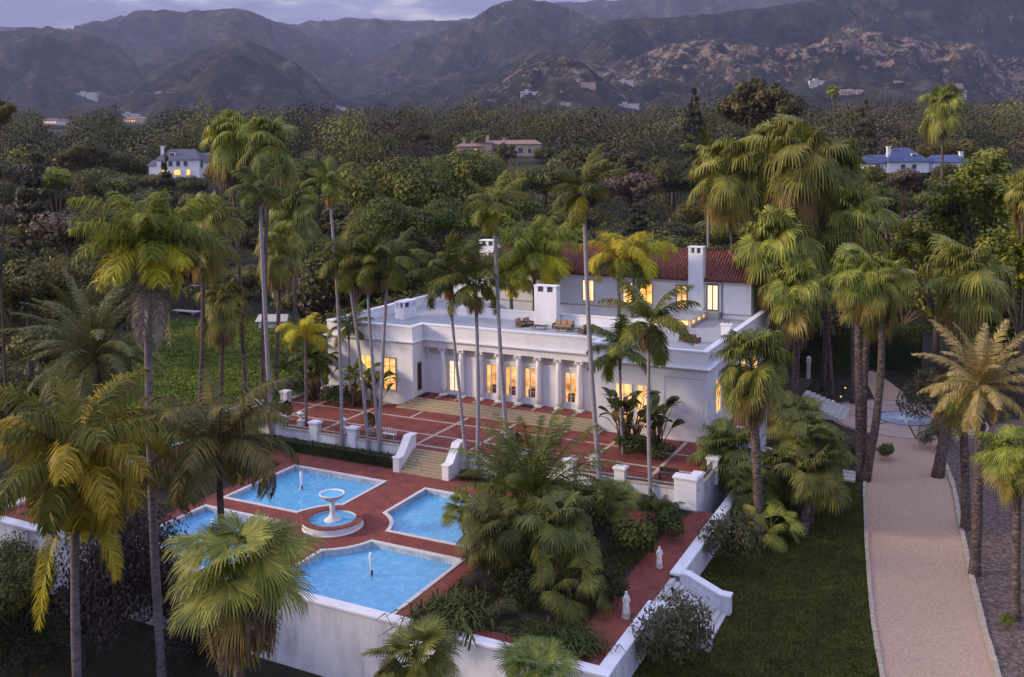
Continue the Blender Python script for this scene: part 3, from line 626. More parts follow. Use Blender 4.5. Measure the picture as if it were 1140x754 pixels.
# recessed centre wall with real door openings
colx = [-28.7 + 8.2 * k for k in range(8)]; colx = [c * .27 for c in colx]
bays = [(a + b2) / 2 for a, b2 in zip(colx[:-1], colx[1:])]
DOORX = [bays[0], bays[2], bays[3], bays[4], bays[6]]; dw = .66
edges = [-RX] + sum([[d - dw, d + dw] for d in DOORX], []) + [RX]
for a, b2 in zip(edges[::2], edges[1::2]): mb.box(a, b2, RY, RY + .35, 2.0, 8.0)
for d in DOORX: mb.box(d - dw, d + dw, RY, RY + .35, 6.1, 8.0); mb.box(d - dw, d + dw, RY, RY + .35, 2.0, 2.95 if d not in (bays[0],) else 2.75)
mb.build('wall', M['stucco'], V)
mb = MB(); o2 = [(-VW, FY), (-RX, FY), (-RX, 28.75), (RX, 28.75), (RX, FY), (VW, FY), (VW, 52), (13.6, 52), (13.6, 40.9), (-12.6, 40.9), (-12.6, 52), (-VW, 52)]
mb.prism(o2, 8.003, DK); mb.build('roof_deck', M['deck'], V)
# entablature, cornice and parapet follow the front outline
def front_strip(mb, off, z0, z1, th, xo=None):
    f0, r0 = FY - off, 28.75 - off
    mb.box(-VW - off, -RX + off, f0, f0 + th, z0, z1); mb.box(RX - off, VW + off, f0, f0 + th, z0, z1)
    mb.box(-RX + off + .001, RX - off - .001, r0, r0 + th, z0, z1)
    mb.box(-RX + off - th, -RX + off - .001, f0 + th + .001, r0 + th, z0, z1); mb.box(RX - off + .001, RX - off + th, f0 + th + .001, r0 + th, z0, z1)
    mb.box(VW + off - th, VW + off, f0 + th + .001, 52, z0, z1); mb.box(-VW - off, -VW - off + th, f0 + th + .001, 52, z0, z1)
mb = MB(); front_strip(mb, .02, 7.42, 7.99, .5); mb.build('entablature', M['stucco'], V)
mb = MB(); front_strip(mb, .12, 8.012, 8.10, .6); front_strip(mb, .24, 8.104, 8.19, .72); front_strip(mb, .34, 8.194, 8.30, .8); mb.build('cornice', M['trim'], V)
mb = MB(); front_strip(mb, .03, 8.304, 9.70, .46); mb.box(-12.6, 13.6, 40.45, 40.88, DK + .002, 9.70); mb.build('parapet', M['stucco'], V)
mb = MB(); front_strip(mb, .09, 9.703, 9.86, .6); mb.box(-12.6, 13.6, 40.40, 40.95, 9.703, 9.84); mb.build('parapet_coping', M['trim'], V)
# platform and long steps
mb = MB(); mb.box(-RX + .02, RX - .02, 26.95, 31.5, .5, 2.38); mb.build('porch_floor', M['brick'], V)
mb = MB()
for c in colx: mb.sheet([(c - .13, 27.3), (c + .13, 27.3), (c + .13, 29.3), (c - .13, 29.3)], 2.388)
mb.build('porch_bands', M['band'], V)
mb = MB()
for k in range(5): mb.box(-11.3 + .31 * k, 11.3 - .31 * k, 25.3 + .36 * k, 26.6 if k < 3 else 27.3, TZ + .01 if k == 0 else TZ + .178 * k + .002, TZ + .178 * (k + 1))
BV(mb.build('porch_steps', M['step'], V), .015, 1)
# columns
def column(x):
    q = MB(); y = 28.98
    q.lathe([(.295, 2.58), (.305, 3.2), (.295, 4.6), (.265, 6.2), (.25, 7.0)], x, y, 20); o = q.build('column', M['trim'], V, smooth=True)
    def sub(name, q):
        c = q.build(name, M['trim'], None); c.parent = o; c.data.transform(Matrix.Translation(-Vector(LOC[V.name])))
    q = MB(); q.cbox(x, y, 2.384, .82, .82, .10); q.lathe([(.39, 2.485), (.41, 2.53), (.36, 2.58), (.31, 2.62)], x, y, 20); sub('base', q)
    q = MB(); q.lathe([(.255, 7.0), (.30, 7.10), (.33, 7.18)], x, y, 20); q.cbox(x, y, 7.30, .74, .66, .115)
    for s in (-1, 1): q.tube([(x + .29 * s, y - .31, 7.19), (x + .29 * s, y + .31, 7.19)], .12, 12)
    sub('capital', q)
for c in colx: column(c)
for a, b2 in zip([-RX] + colx, colx + [RX]):
    q = MB(); q.box(a + .42, b2 - .42, RY - .05, RY - .002, 6.62, 7.32); q.build('relief_panel', M['relief'], V)
    q = MB(); q.box(a + .30, b2 - .30, RY - .08, RY - .003, 6.40, 6.50); q.build('string_moulding', M['trim'], V)
# rooms behind the doors
mb = MB(); mb.box(-RX + .1, RX - .1, 31.50, 31.58, 2.4, 7.9); mb.build('lit_room', M['glow'], V)
mb = MB()
rr = random.Random(4)
for d in DOORX[1:]:
    mb.box(d + .1, d + .66, 31.0, 31.4, 2.4, 5.6 if d != bays[6] else 3.9)
    mb.box(d - .9, d - .35, 30.8, 31.3, 2.4, 3.5)
mb.build('room_furniture', M['furn'], V)
def door(xc, y, z0, z1, hw, rows=4, wood=False, curtain=False, face=-1, gl=None, glassy=True):
    """French door facing -y: frame, two leaves with bars, pane."""
    mt = M['wood'] if wood else M['trim']; q = MB(); f = .07
    ya, yb = y - .06, y + .10
    q.box(xc - hw - f, xc - hw, ya, yb, z0, z1 + f); q.box(xc + hw, xc + hw + f, ya, yb, z0, z1 + f); q.box(xc - hw + .001, xc + hw - .001, ya, yb, z1, z1 + f)
    o = q.build('door', mt, V)
    def sub(name, q, mt):
        c = q.build(name, mt, None); c.parent = o; c.data.transform(Matrix.Translation(-Vector(LOC[V.name]))); return c
    q = MB(); s = .055
    for a, b2 in ((xc - hw + .002, xc - .003), (xc + .003, xc + hw - .002)):
        q.box(a, a + s, y, y + .05, z0, z1 - .002); q.box(b2 - s, b2, y, y + .05, z0, z1 - .002)
        q.box(a + s, b2 - s, y, y + .05, z0, z0 + .14); q.box(a + s, b2 - s, y, y + .05, z1 - .10, z1 - .002)
        for k in range(1, rows): zz = z0 + .14 + (z1 - z0 - .24) * k / rows; q.box(a + s, b2 - s, y + .01, y + .04, zz - .014, zz + .014)
    sub('leaf', q, mt)
    q = MB(); q.box(xc - hw, xc + hw, y + .06, y + .068, z0 + .02, z1 - .02); sub('pane', q, gl or M['glass'])
    if curtain:
        q = MB(); nn_ = 24
        for k in range(nn_):
            a = xc - hw + 2 * hw * k / nn_; b2 = xc - hw + 2 * hw * (k + 1) / nn_; za = .03 * math.sin(k * 1.9); zc = .03 * math.sin((k + 1) * 1.9)
            q.quad((a, y + .3 + za, z0), (b2, y + .3 + zc, z0), (b2, y + .3 + zc, z1), (a, y + .3 + za, z1))
        sub('curtain', q, M['curtain'])
    return o
for i, d in enumerate(DOORX): door(d, RY + .05, 2.75 if i == 0 else 2.95, 6.1, dw, 5, curtain=(i == 0))
for i, d in enumerate(DOORX):
    if i in (0, 3): tag(MB().cbox(d, 28.5, 2.395, 1.5, .7, .03).build('doormat', M['dark']), ['dark doormat before the curtained leftmost French door', '', '', 'dark doormat before the middle right lit French door'][i], 'doormat')
q = MB(); q.box(-RX - .02, -RX + .03, 27.5, 28.35, 2.9, 5.9); q.build('side_door', M['wood'], V)
q = MB(); q.box(-RX + .031, -RX + .05, 27.66, 28.2, 3.0, 5.75); q.build('side_pane', M['dark'], V)
tag(MB().cbox(-RX + .6, 27.9, 2.392, .7, 1.3, .03).build('doormat', M['dark']), 'dark doormat beside the narrow side door at the left end of the porch', 'doormat')
def window(xc, y, z0, z1, hw, glowm, bars=1, cols=2, frame=.09, mt=None, sill=True, face='y', drape=False):
    q = MB(); mt = mt or M['trim']
    def B(q, u0, u1, w0, w1, za, zb): q.box(u0, u1, w0, w1, za, zb) if face == 'y' else q.box(y - (w1 - y), y - (w0 - y), u0, u1, za, zb)
    ya = y - .07
    B(q, xc - hw - frame, xc - hw, ya, y - .002, z0 - frame, z1 + frame); B(q, xc + hw, xc + hw + frame, ya, y - .002, z0 - frame, z1 + frame)
    B(q, xc - hw + .001, xc + hw - .001, ya, y - .002, z1, z1 + frame); B(q, xc - hw + .001, xc + hw - .001, ya, y - .002, z0 - frame, z0)
    for k in range(1, cols): u = xc - hw + 2 * hw * k / cols; B(q, u - .035, u + .035, ya + .015, y - .015, z0 + .001, z1 - .001)
    o = q.build('window', mt, V)
    def sub(name, q, m_):
        c = q.build(name, m_, None); c.parent = o; c.data.transform(Matrix.Translation(-Vector(LOC[V.name]))); return c
    q = MB(); B(q, xc - hw + .002, xc + hw - .002, y - .020, y - .004, z0 + .002, z1 - .002); sub('pane', q, glowm)
    if bars:
        q = MB()
        for k in range(1, bars + 1):
            zz = z0 + (z1 - z0) * k / (bars + 1); B(q, xc - hw + .003, xc + hw - .003, y - .05, y - .022, zz - .018, zz + .018)
        sub('glazing_bars', q, mt)
    if drape:
        q = MB()
        for s in (-1, 1):
            u = xc + s * hw * .72; B(q, u - hw * .16, u + hw * .16, y - .04, y - .0205, z0 + .01, z1 - .01)
        sub('drapes', q, M['curtain'])
    if sill:
        q = MB(); B(q, xc - hw - .2, xc + hw + .2, y - .16, y - .003, z0 - frame - .09, z0 - frame - .003); sub('sill', q, M['trim'])
    return o
window(-16.0, FY, 3.3, 6.3, .72, M['glow_strong'], 3); window(-12.9, FY, 3.0, 6.3, .72, M['glow'], 3, mt=M['wood'])
window(13.2, FY, 2.6, 6.2, .75, M['glow'], 3); window(15.1, FY, 2.6, 6.2, .55, M['glow'], 3)
mb = MB(); mb.box(17.0, 20.7, FY - .05, FY - .003, 1.5, 1.7); mb.box(17.0, 17.12, FY - .05, FY - .003, 1.703, 7.3); mb.box(20.58, 20.7, FY - .05, FY - .003, 1.703, 7.3); mb.box(17.0, 20.7, FY - .05, FY - .003, 7.303, 7.4); mb.build('panel_moulding', M['trim'], V)
for yy in (30.5, 35.5, 40.5, 46.2): window(yy, VW, 3.6, 6.6, .8, M['glow_strong'], 3, face='x')
# rear wing on the roof deck
WY = 51.0; EZ = 13.15
mb = MB(); mb.box(-19.3, 19.5, WY, 61.5, -.5, EZ); mb.build('rear_wall', M['stucco'], V)
mb = MB(); mb.box(-19.32, 19.52, WY - .04, WY - .003, 9.9 - .75, 9.32); mb.build('plinth_line', M['band'], V)
RDG = 16.0; YM = 56.2; ex0, ex1, ey0, ey1 = -20.0, 20.2, WY - .45, 62.2; hx = 4.6
mb = MB()
mb.add([(ex0, ey0, EZ), (ex1, ey0, EZ), (ex1, ey1, EZ), (ex0, ey1, EZ), (ex0 + hx, YM, RDG), (ex1 - hx, YM, RDG)], [(0, 1, 5, 4), (1, 2, 5), (2, 3, 4, 5), (3, 0, 4), (0, 3, 2, 1)])
rf = mb.build('tile_roof', M['tile'], V)
mb = MB()                                        # barrel tiles: rows of half round tubes down each slope
def barrel(a, b2, r=.10):
    a, b2 = Vector(a), Vector(b2); k = max(2, int((b2 - a).length / .5)); path, rads = [], []
    for i in range(k):
        p0, p1 = a.lerp(b2, i / k), a.lerp(b2, (i + .96) / k); path += [p0, p1]; rads += [r * .86, r * 1.1]
    mb.tube(path, rads, 6)
sp = .34; k = int((ex1 - ex0) / sp)
for i in range(k + 1):
    x = ex0 + .1 + sp * i
    f = min(1, (x - ex0) / hx, (ex1 - x) / hx)
    if f < .06: continue
    barrel((x, ey0 + (YM - ey0) * f, EZ + (RDG - EZ) * f + .04), (x, ey0 - .05, EZ + .04))
for ex, sgn in ((ex0, 1), (ex1, -1)):
    for i in range(int((ey1 - ey0) / sp)):
        y = ey0 + .1 + sp * i; f = min((y - ey0) / (YM - ey0), (ey1 - y) / (ey1 - YM))
        if f < .06: continue
        barrel((ex + sgn * hx * f, y, EZ + (RDG - EZ) * f + .04), (ex - sgn * .05, y, EZ + .04))
mb.tube([(ex0 + hx, YM, RDG + .05), (ex1 - hx, YM, RDG + .05)], .17, 8)
for ex, sgn in ((ex0, 1), (ex1, -1)): mb.tube([(ex, ey0, EZ + .05), (ex + sgn * hx, YM, RDG + .05)], .15, 8)
o = mb.build('barrel_tiles', M['tile'], None, smooth=True); o.parent = rf; o.data.transform(Matrix.Translation(-Vector(LOC[V.name])))
mb = MB(); mb.box(ex0 - .02, ex1 + .02, ey0 - .06, ey0 - .003, EZ - .22, EZ + .02); mb.box(ex1 + .003, ex1 + .06, ey0, ey1, EZ - .22, EZ + .02); mb.box(ex0 - .06, ex0 - .003, ey0, ey1, EZ - .22, EZ + .02)
mb.build('eave_board', M['tile_trim'], V)
X51 = lambda px: float(on_y(px, WY, 11)[0])
def wz(py, px): return float(at_y(px, py, WY)[2])
for (a, b2, t_, b_, g_, br, mt, dr) in ((649, 661, 312, 334, M['glow'], 0, M['wood'], True), (694, 706, 315, 337, M['glow_strong'], 0, M['wood'], True), (713, 726, 316, 338, M['glow_strong'], 0, M['wood'], False),
                           (606, 617, 310, 317.5, M['dark'], 0, M['trim'], False), (519, 527, 321, 335, M['glow_strong'], 0, M['trim'], False), (563, 570, 318, 328, M['glow'], 1, M['wood'], False)):
    xa, xb = X51(a), X51(b2); window((xa + xb) / 2, WY, wz(b_, a), wz(t_, a), (xb - xa) / 2, g_, br, 2, .07, mt, True, drape=dr)
xa, xb = X51(753.5), X51(765); door((xa + xb) / 2, WY - .08, 9.66, wz(318, 760), (xb - xa) / 2, 4, True, gl=M['glow'])
xa, xb = X51(787.5), X51(799.5); door((xa + xb) / 2, WY - .08, 9.55, wz(317, 793), (xb - xa) / 2, 1, True, gl=M['curtain'])
q = MB(); q.box(xa - .2, xb + .3, WY - 1.1, WY - .1, DK + .003, 9.5); q.build('door_step', M['deck'], V)
q = MB(); xp = X51(804); q.tube([(xp, WY - .1, DK), (xp, WY - .1, EZ - .1)], .07, 8); q.build('downpipe', M['pipe'], V)
# raised roof platform with lit glass sides
q = MB(); q.box(10.2, 14.7, 43.6, 50.9, DK + .003, 9.0); q.box(10.15, 14.8, 43.5, 50.9, 9.5, 9.62)
for yy in (43.6, 45.75, 47.9, 50.1): q.box(14.55, 14.72, yy, yy + .3, 9.003, 9.497)
q.build('roof_platform', M['deck'], V)
q = MB(); q.box(14.40, 14.5, 43.9, 50.4, 9.003, 9.497); q.box(10.3, 14.35, 43.66, 43.75, 9.003, 9.497); q.build('platform_light', M['glow_strong'], V)
def chimney(x0, x1, y0, y1, z0, z1, slots=2):
    q = MB(); hd = .75
    q.box(x0, x1, y0, y1, z0, z1 - hd); q.box(x0 - .06, x1 + .06, y0 - .06, y1 + .06, z1 - .12, z1)
    wd, dd = (x1 - x0), (y1 - y0); pw = wd * .16
    for k in range(slots + 1): xx = x0 + (wd - pw) * k / slots; q.box(xx, xx + pw, y0, y0 + .2, z1 - hd + .002, z1 - .122); q.box(xx, xx + pw, y1 - .2, y1, z1 - hd + .002, z1 - .122)
    q.box(x1 - .2, x1, y0 + dd * .45, y0 + dd * .62, z1 - hd + .002, z1 - .122); q.box(x0, x0 + .2, y0 + dd * .45, y0 + dd * .62, z1 - hd + .002, z1 - .122)
    o = q.build('chimney', M['stucco'], V)
    q = MB(); q.box(x0 + .35, x1 - .35, y0 + .3, y1 - .3, z1 - hd - .01, z1 - .125); c = q.build('flue', M['pipe'], None); c.parent = o; c.data.transform(Matrix.Translation(-Vector(LOC[V.name])))
chimney(-1.95, .75, 39.2, 40.2, DK, 13.1); chimney(-18.2, -16.9, 35.6, 38.2, DK, 10.75); chimney(12.5, 14.2, 50.1, 51.3, DK, 16.95); chimney(-16.5, -14.1, 53, 54.5, 12.5, 16.6)
q = MB(); q.box(18.6, 19.6, 41.0, 41.8, DK, 9.75); q.box(18.5, 19.7, 40.9, 41.9, 9.752, 9.85); o = q.build('roof_vent', M['stucco'], V)
q = MB(); q.tube([(18.9, 41.4, 9.85), (18.9, 41.4, 10.15), (19.3, 41.4, 10.15), (19.3, 41.4, 9.85)], .05, 6); c = q.build('vent_handle', M['pipe'], None); c.parent = o; c.data.transform(Matrix.Translation(-Vector(LOC[V.name])))

# ------------------------------------------------------------------ foliage generators (numpy)
def nrm(a): return a / np.maximum(np.linalg.norm(a, axis=-1, keepdims=True), 1e-9)
class Q:                                     # collects quads
    def __init__(s): s.V, s.n, s.mi = [], 0, []
    def add(s, a, b, c, d, mi=0):
        v = np.stack([a, b, c, d], 1).reshape(-1, 3); s.V.append(v); s.mi.append(np.full(len(v) // 4, mi)); s.n += len(v)
    def mesh(s, name, mats):
        V = np.concatenate(s.V); F = np.arange(len(V)).reshape(-1, 4); return mesh_np(name, V, F, mats, np.concatenate(s.mi))
Zv = np.array([0, 0, 1.0])
def frond(q, az, el, L, droop, nl, lw, ll, plume=.25, hang=.5, tip=.15, start=.12, rng=NR, mi=0, p=1.35, origin=(0, 0, 0), vee=.45, rw=.03, fwd=.5):
    """one feather frond: curved rachis with drooping leaflets on both sides"""
    K = 14; u = np.linspace(0, 1, K); th = el - droop * u ** p
    dx = np.cos(th); dz = np.sin(th); h = L / (K - 1)
    r = np.concatenate([[0], np.cumsum((dx[:-1] + dx[1:]) / 2 * h)]); z = np.concatenate([[0], np.cumsum((dz[:-1] + dz[1:]) / 2 * h)])
    ca, sa = math.cos(az), math.sin(az); o = np.array(origin)
    bend = rng.uniform(-.12, .12) * L * u ** 2
    P = np.stack([r * ca - bend * sa, r * sa + bend * ca, z], 1) + o
    T = nrm(np.gradient(P, axis=0)); side = np.array([-sa, ca, 0.0])
    wv = rw * (1 - .8 * u)[:, None]
    N = np.cross(side, T)
    q.add(P[:-1] + side * wv[:-1], P[:-1] - side * wv[:-1], P[1:] - side * wv[1:], P[1:] + side * wv[1:], mi)
    q.add(P[:-1] + N[:-1] * wv[:-1], P[:-1] - N[:-1] * wv[:-1], P[1:] - N[1:] * wv[1:], P[1:] + N[1:] * wv[1:], mi)
    ui = np.linspace(start, 1, nl); 
    Pi = np.stack([np.interp(ui, u, P[:, k]) for k in range(3)], 1); Ti = nrm(np.stack([np.interp(ui, u, T[:, k]) for k in range(3)], 1)); Ni = np.cross(side, Ti)
    for sgn in (1, -1):
        lf = ll * (np.sin(np.clip((ui - start) / (1 - start) * .86 + .12, 0, 1) * math.pi) ** .6 * (1 - tip) + tip) * rng.uniform(.85, 1.12, nl)
        vv = vee + rng.normal(0, plume, nl)
        d = nrm(Ti * (fwd + .5 * ui[:, None]) + side * sgn + Ni * vv[:, None])
        a = Pi; m_ = a + d * (lf * .5)[:, None]
        d2 = nrm(d + np.array([0, 0, -1.0]) * (hang * rng.uniform(.7, 1.3, nl))[:, None]); e_ = m_ + d2 * (lf * .55)[:, None]
        wd = nrm(np.cross(d, Ni)); w1 = lw * rng.uniform(.8, 1.2, nl)[:, None]
        q.add(a + wd * w1 * .4, a - wd * w1 * .4, m_ - wd * w1 * .5, m_ + wd * w1 * .5, mi)
        q.add(m_ + wd * w1 * .5, m_ - wd * w1 * .5, e_ - wd * w1 * .08, e_ + wd * w1 * .08, mi)
def feather_crown(name, mat, nf, L, el0, el1, droop, nl, lw, ll, seed, plume=.25, hang=.5, mat2=None, gold=0.0, vee=.45, spear=True, p=1.35, fwd=.5):
    rng = np.random.default_rng(seed); q = Q()
    for i in range(nf):
        f = (i + .5) / nf; az = i * 2.39996 + rng.uniform(-.3, .3); el = el1 + (el0 - el1) * (1 - f) ** .8 + rng.uniform(-.08, .08)
        mi = 1 if (mat2 and f > 1 - gold and rng.random() < .8) else 0
        frond(q, az, el, L * rng.uniform(.85, 1.08) * (.75 + .25 * math.sin(math.pi * min(1, f + .25))), droop * rng.uniform(.8, 1.2) * (.7 + .5 * f), nl, lw, ll, plume, hang, rng=rng, mi=mi, vee=vee, p=p, fwd=fwd, origin=(.08 * math.cos(az), .08 * math.sin(az), .25 * (1 - f)))
    return q.mesh(name, [mat, mat2] if mat2 else [mat])
def fan_leaf(q, az, el, pet, R, rng, nseg=26, droopy=.6, spread=2.3, mi=0, origin=(0, 0, 0), bendp=.5):
    ca, sa = math.cos(az), math.sin(az); side = np.array([-sa, ca, 0.0]); o = np.array(origin, float)
    K = 5; u = np.linspace(0, 1, K); th = el - bendp * u ** 1.5
    d = np.stack([np.cos(th) * ca, np.cos(th) * sa, np.sin(th)], 1); P = o + np.concatenate([[np.zeros(3)], np.cumsum((d[:-1] + d[1:]) / 2 * pet / (K - 1), 0)])
    wv = .022
    N0 = np.cross(side, d)
    q.add(P[:-1] + side * wv, P[:-1] - side * wv, P[1:] - side * wv, P[1:] + side * wv, mi)
    q.add(P[:-1] + N0[:-1] * wv, P[:-1] - N0[:-1] * wv, P[1:] - N0[1:] * wv, P[1:] + N0[1:] * wv, mi)
    hub = P[-1]; thh = th[-1] - rng.uniform(.1, .5)
    ax = np.array([math.cos(thh) * ca, math.cos(thh) * sa, math.sin(thh)])
    roll = rng.normal(0, .35); N = np.cross(side, ax); sd = side * math.cos(roll) + N * math.sin(roll); N = np.cross(sd, ax)
    g = np.linspace(-spread, spread, nseg + 1)
    def pt(gg, r, dr, w_=0): 
        dirv = ax[None] * np.cos(gg)[:, None] + sd[None] * np.sin(gg)[:, None] + N[None] * (.22 * np.abs(np.sin(gg)))[:, None]
        return hub + dirv * r[:, None] + np.array([0, 0, -1.0]) * dr[:, None]
    a, b2 = g[:-1], g[1:]; mid = (a + b2) / 2; n = nseg; on = np.ones(n)
    rl = R * (.82 + .18 * np.cos(mid * .6)) * rng.uniform(.88, 1.06, n)
    r0, r1 = on * R * .03, rl * .52; dg = (b2 - a) * .5
    pleat = np.where(np.arange(n) % 2 == 0, .02, -.02) * R
    q.add(pt(mid - dg, r0, on * 0), pt(mid + dg, r0, on * 0), pt(mid + dg, r1, .03 * R * on + pleat * .5), pt(mid - dg, r1, .03 * R * on - pleat * .5), mi)
    dr2 = droopy * rl * .30 * rng.uniform(.5, 1.5, n); r2 = rl * (.80 - .06 * droopy); w2 = dg * .55
    q.add(pt(mid - dg * .95, r1, .03 * R * on), pt(mid + dg * .95, r1, .03 * R * on), pt(mid + w2, r2, dr2 * .55), pt(mid - w2, r2, dr2 * .55), mi)
    r3 = r2 + rl * .22 * (1 - .7 * droopy); w3 = dg * .1
    q.add(pt(mid - w2, r2, dr2 * .55), pt(mid + w2, r2, dr2 * .55), pt(mid + w3, r3, dr2 * 1.5 + droopy * .22 * rl), pt(mid - w3, r3, dr2 * 1.5 + droopy * .22 * rl), mi)
def fan_crown(name, mats, nleaf, pet, R, seed, el0=1.5, el1=-.8, droopy=.6, nseg=24, old=.2, spread=2.2):
    rng = np.random.default_rng(seed); q = Q()
    for i in range(nleaf):
        f = (i + .5) / nleaf; az = i * 2.39996 + rng.uniform(-.25, .25); el = el0 + (el1 - el0) * f ** 1.15 + rng.uniform(-.25, .25)
        fan_leaf(q, az, el, pet * rng.uniform(.6, 1.35) * (.55 + .45 * min(1, f * 3)), R * rng.uniform(.85, 1.1), rng, nseg, droopy * rng.uniform(.7, 1.3), spread, 1 if f > 1 - old and rng.random() < .6 else 0, (0, 0, .45 * (1 - f)))
    return q.mesh(name, mats)
def skirt_mesh(name, n, r, Ls, seed, spread=.45):
    rng = np.random.default_rng(seed); q = Q()
    az = rng.uniform(0, 2 * math.pi, n); L = Ls * rng.uniform(.5, 1.1, n); z0 = rng.uniform(-.55, .15, n) * Ls * .5
    rt = r * rng.uniform(.6, 1.6, n); out = np.stack([np.cos(az), np.sin(az), np.zeros(n)], 1); sd = np.stack([-np.sin(az), np.cos(az), np.zeros(n)], 1)
    a = out * (r * .5) + Zv * z0[:, None]; m_ = out * (rt + spread * rng.uniform(.3, 1, n))[:, None] + Zv * (z0 - L * .45)[:, None]; e_ = out * (rt + spread * rng.uniform(.1, .8, n))[:, None] + Zv * (z0 - L)[:, None]
    w = rng.uniform(.04, .11, n)[:, None]; sk = sd * w
    q.add(a + sk * .4, a - sk * .4, m_ - sk, m_ + sk); q.add(m_ + sk, m_ - sk, e_ - sk * .25, e_ + sk * .25)
    return q.mesh(name, [M['skirt']])
def leaf_cloud(cent, radii, n, size, rng, shell=.55, aspect=.6, up=0.0, out_=.9, noise_=.5):
    """n leaf cards spread through ellipsoid lobes; returns the four corner arrays"""
    cent = np.asarray(cent, float); radii = np.asarray(radii, float); vol = radii.prod(1) ** .67
    k = rng.choice(len(cent), n, p=vol / vol.sum())
    d = nrm(rng.normal(size=(n, 3))); rr = (shell + (1 - shell) * rng.random(n) ** .7) * rng.uniform(.86, 1.1, n)
    P = cent[k] + d * radii[k] * rr[:, None]
    nv = nrm(d * out_ + rng.normal(size=(n, 3)) * noise_ + Zv * up)
    a = nrm(np.cross(nv, rng.normal(size=(n, 3)))); b2 = np.cross(nv, a); s = size * rng.uniform(.6, 1.35, n)[:, None]
    return P - a * s, P - b2 * s * aspect, P + a * s, P + b2 * s * aspect
def limb_mesh(name, base_r, h, branches, mat, lean=(0, 0)):
    mb = MB(); mb.tube([(0, 0, -.6), (lean[0] * .3, lean[1] * .3, h * .5), (lean[0], lean[1], h)], [base_r * 1.25, base_r, base_r * .7], 8)
    for e_ in branches: 
        e_ = Vector(e_); s0 = Vector((lean[0], lean[1], h * .85)); mb.tube([s0, s0.lerp(e_, .5) + Vector((0, 0, -.05 * e_.length)), e_], [base_r * .55, base_r * .32, base_r * .1], 6)
    return mb.mesh(name, mat, smooth=True)
def tree_kind(kind, mat, seed, n, size, R, H, th, nl, flat=.75, lobe=.42, tr=.3, shell=.5, up=.3, cone=False, loose=0.0):
    """crown of radius R whose lobes fill an ellipsoid from th to H; returns (crown mesh, trunk mesh)"""
    rng = np.random.default_rng(seed); q = Q(); cs, rs = [], []
    hz = (H - th) / 2
    for i in range(nl):
        if cone:
            f = (i + .5) / nl; z = th + (H - th) * f; rr = R * (1 - f) ** .85 + .25
            for j in range(max(3, int(7 * (1 - f)) + 2)):
                az = rng.uniform(0, 6.28); cs.append((rr * .62 * math.cos(az), rr * .62 * math.sin(az), z - rr * .18)); rs.append((rr * .45, rr * .45, (H - th) / nl * .55))
            continue
        d = nrm(rng.normal(size=3)); d[2] = abs(d[2]) * 1.0 - .28; rr = rng.uniform(.45, .82) + loose * rng.uniform(-.1, .35)
        c = np.array([d[0] * R * rr, d[1] * R * rr, th + hz + d[2] * hz * rr * 1.05]); s = R * lobe * rng.uniform(.7, 1.25)
        cs.append(c); rs.append((s, s, s * flat))
    if not cone: cs.append((0, 0, th + hz)); rs.append((R * .5, R * .5, hz * .6))
    q.add(*leaf_cloud(cs, rs, n, size, rng, shell, up=up, out_=1.3, noise_=.4))
    crown = q.mesh(kind + '_crown', [mat])
    pick = [cs[i] for i in rng.choice(len(cs), min(7, len(cs)), replace=False)]
    trunk = limb_mesh(kind + '_trunk', tr, th + hz * (.5 if not cone else 1.6), [tuple(np.array(c) * .9) for c in pick] if not cone else [], M['bark'])
    return crown, trunk

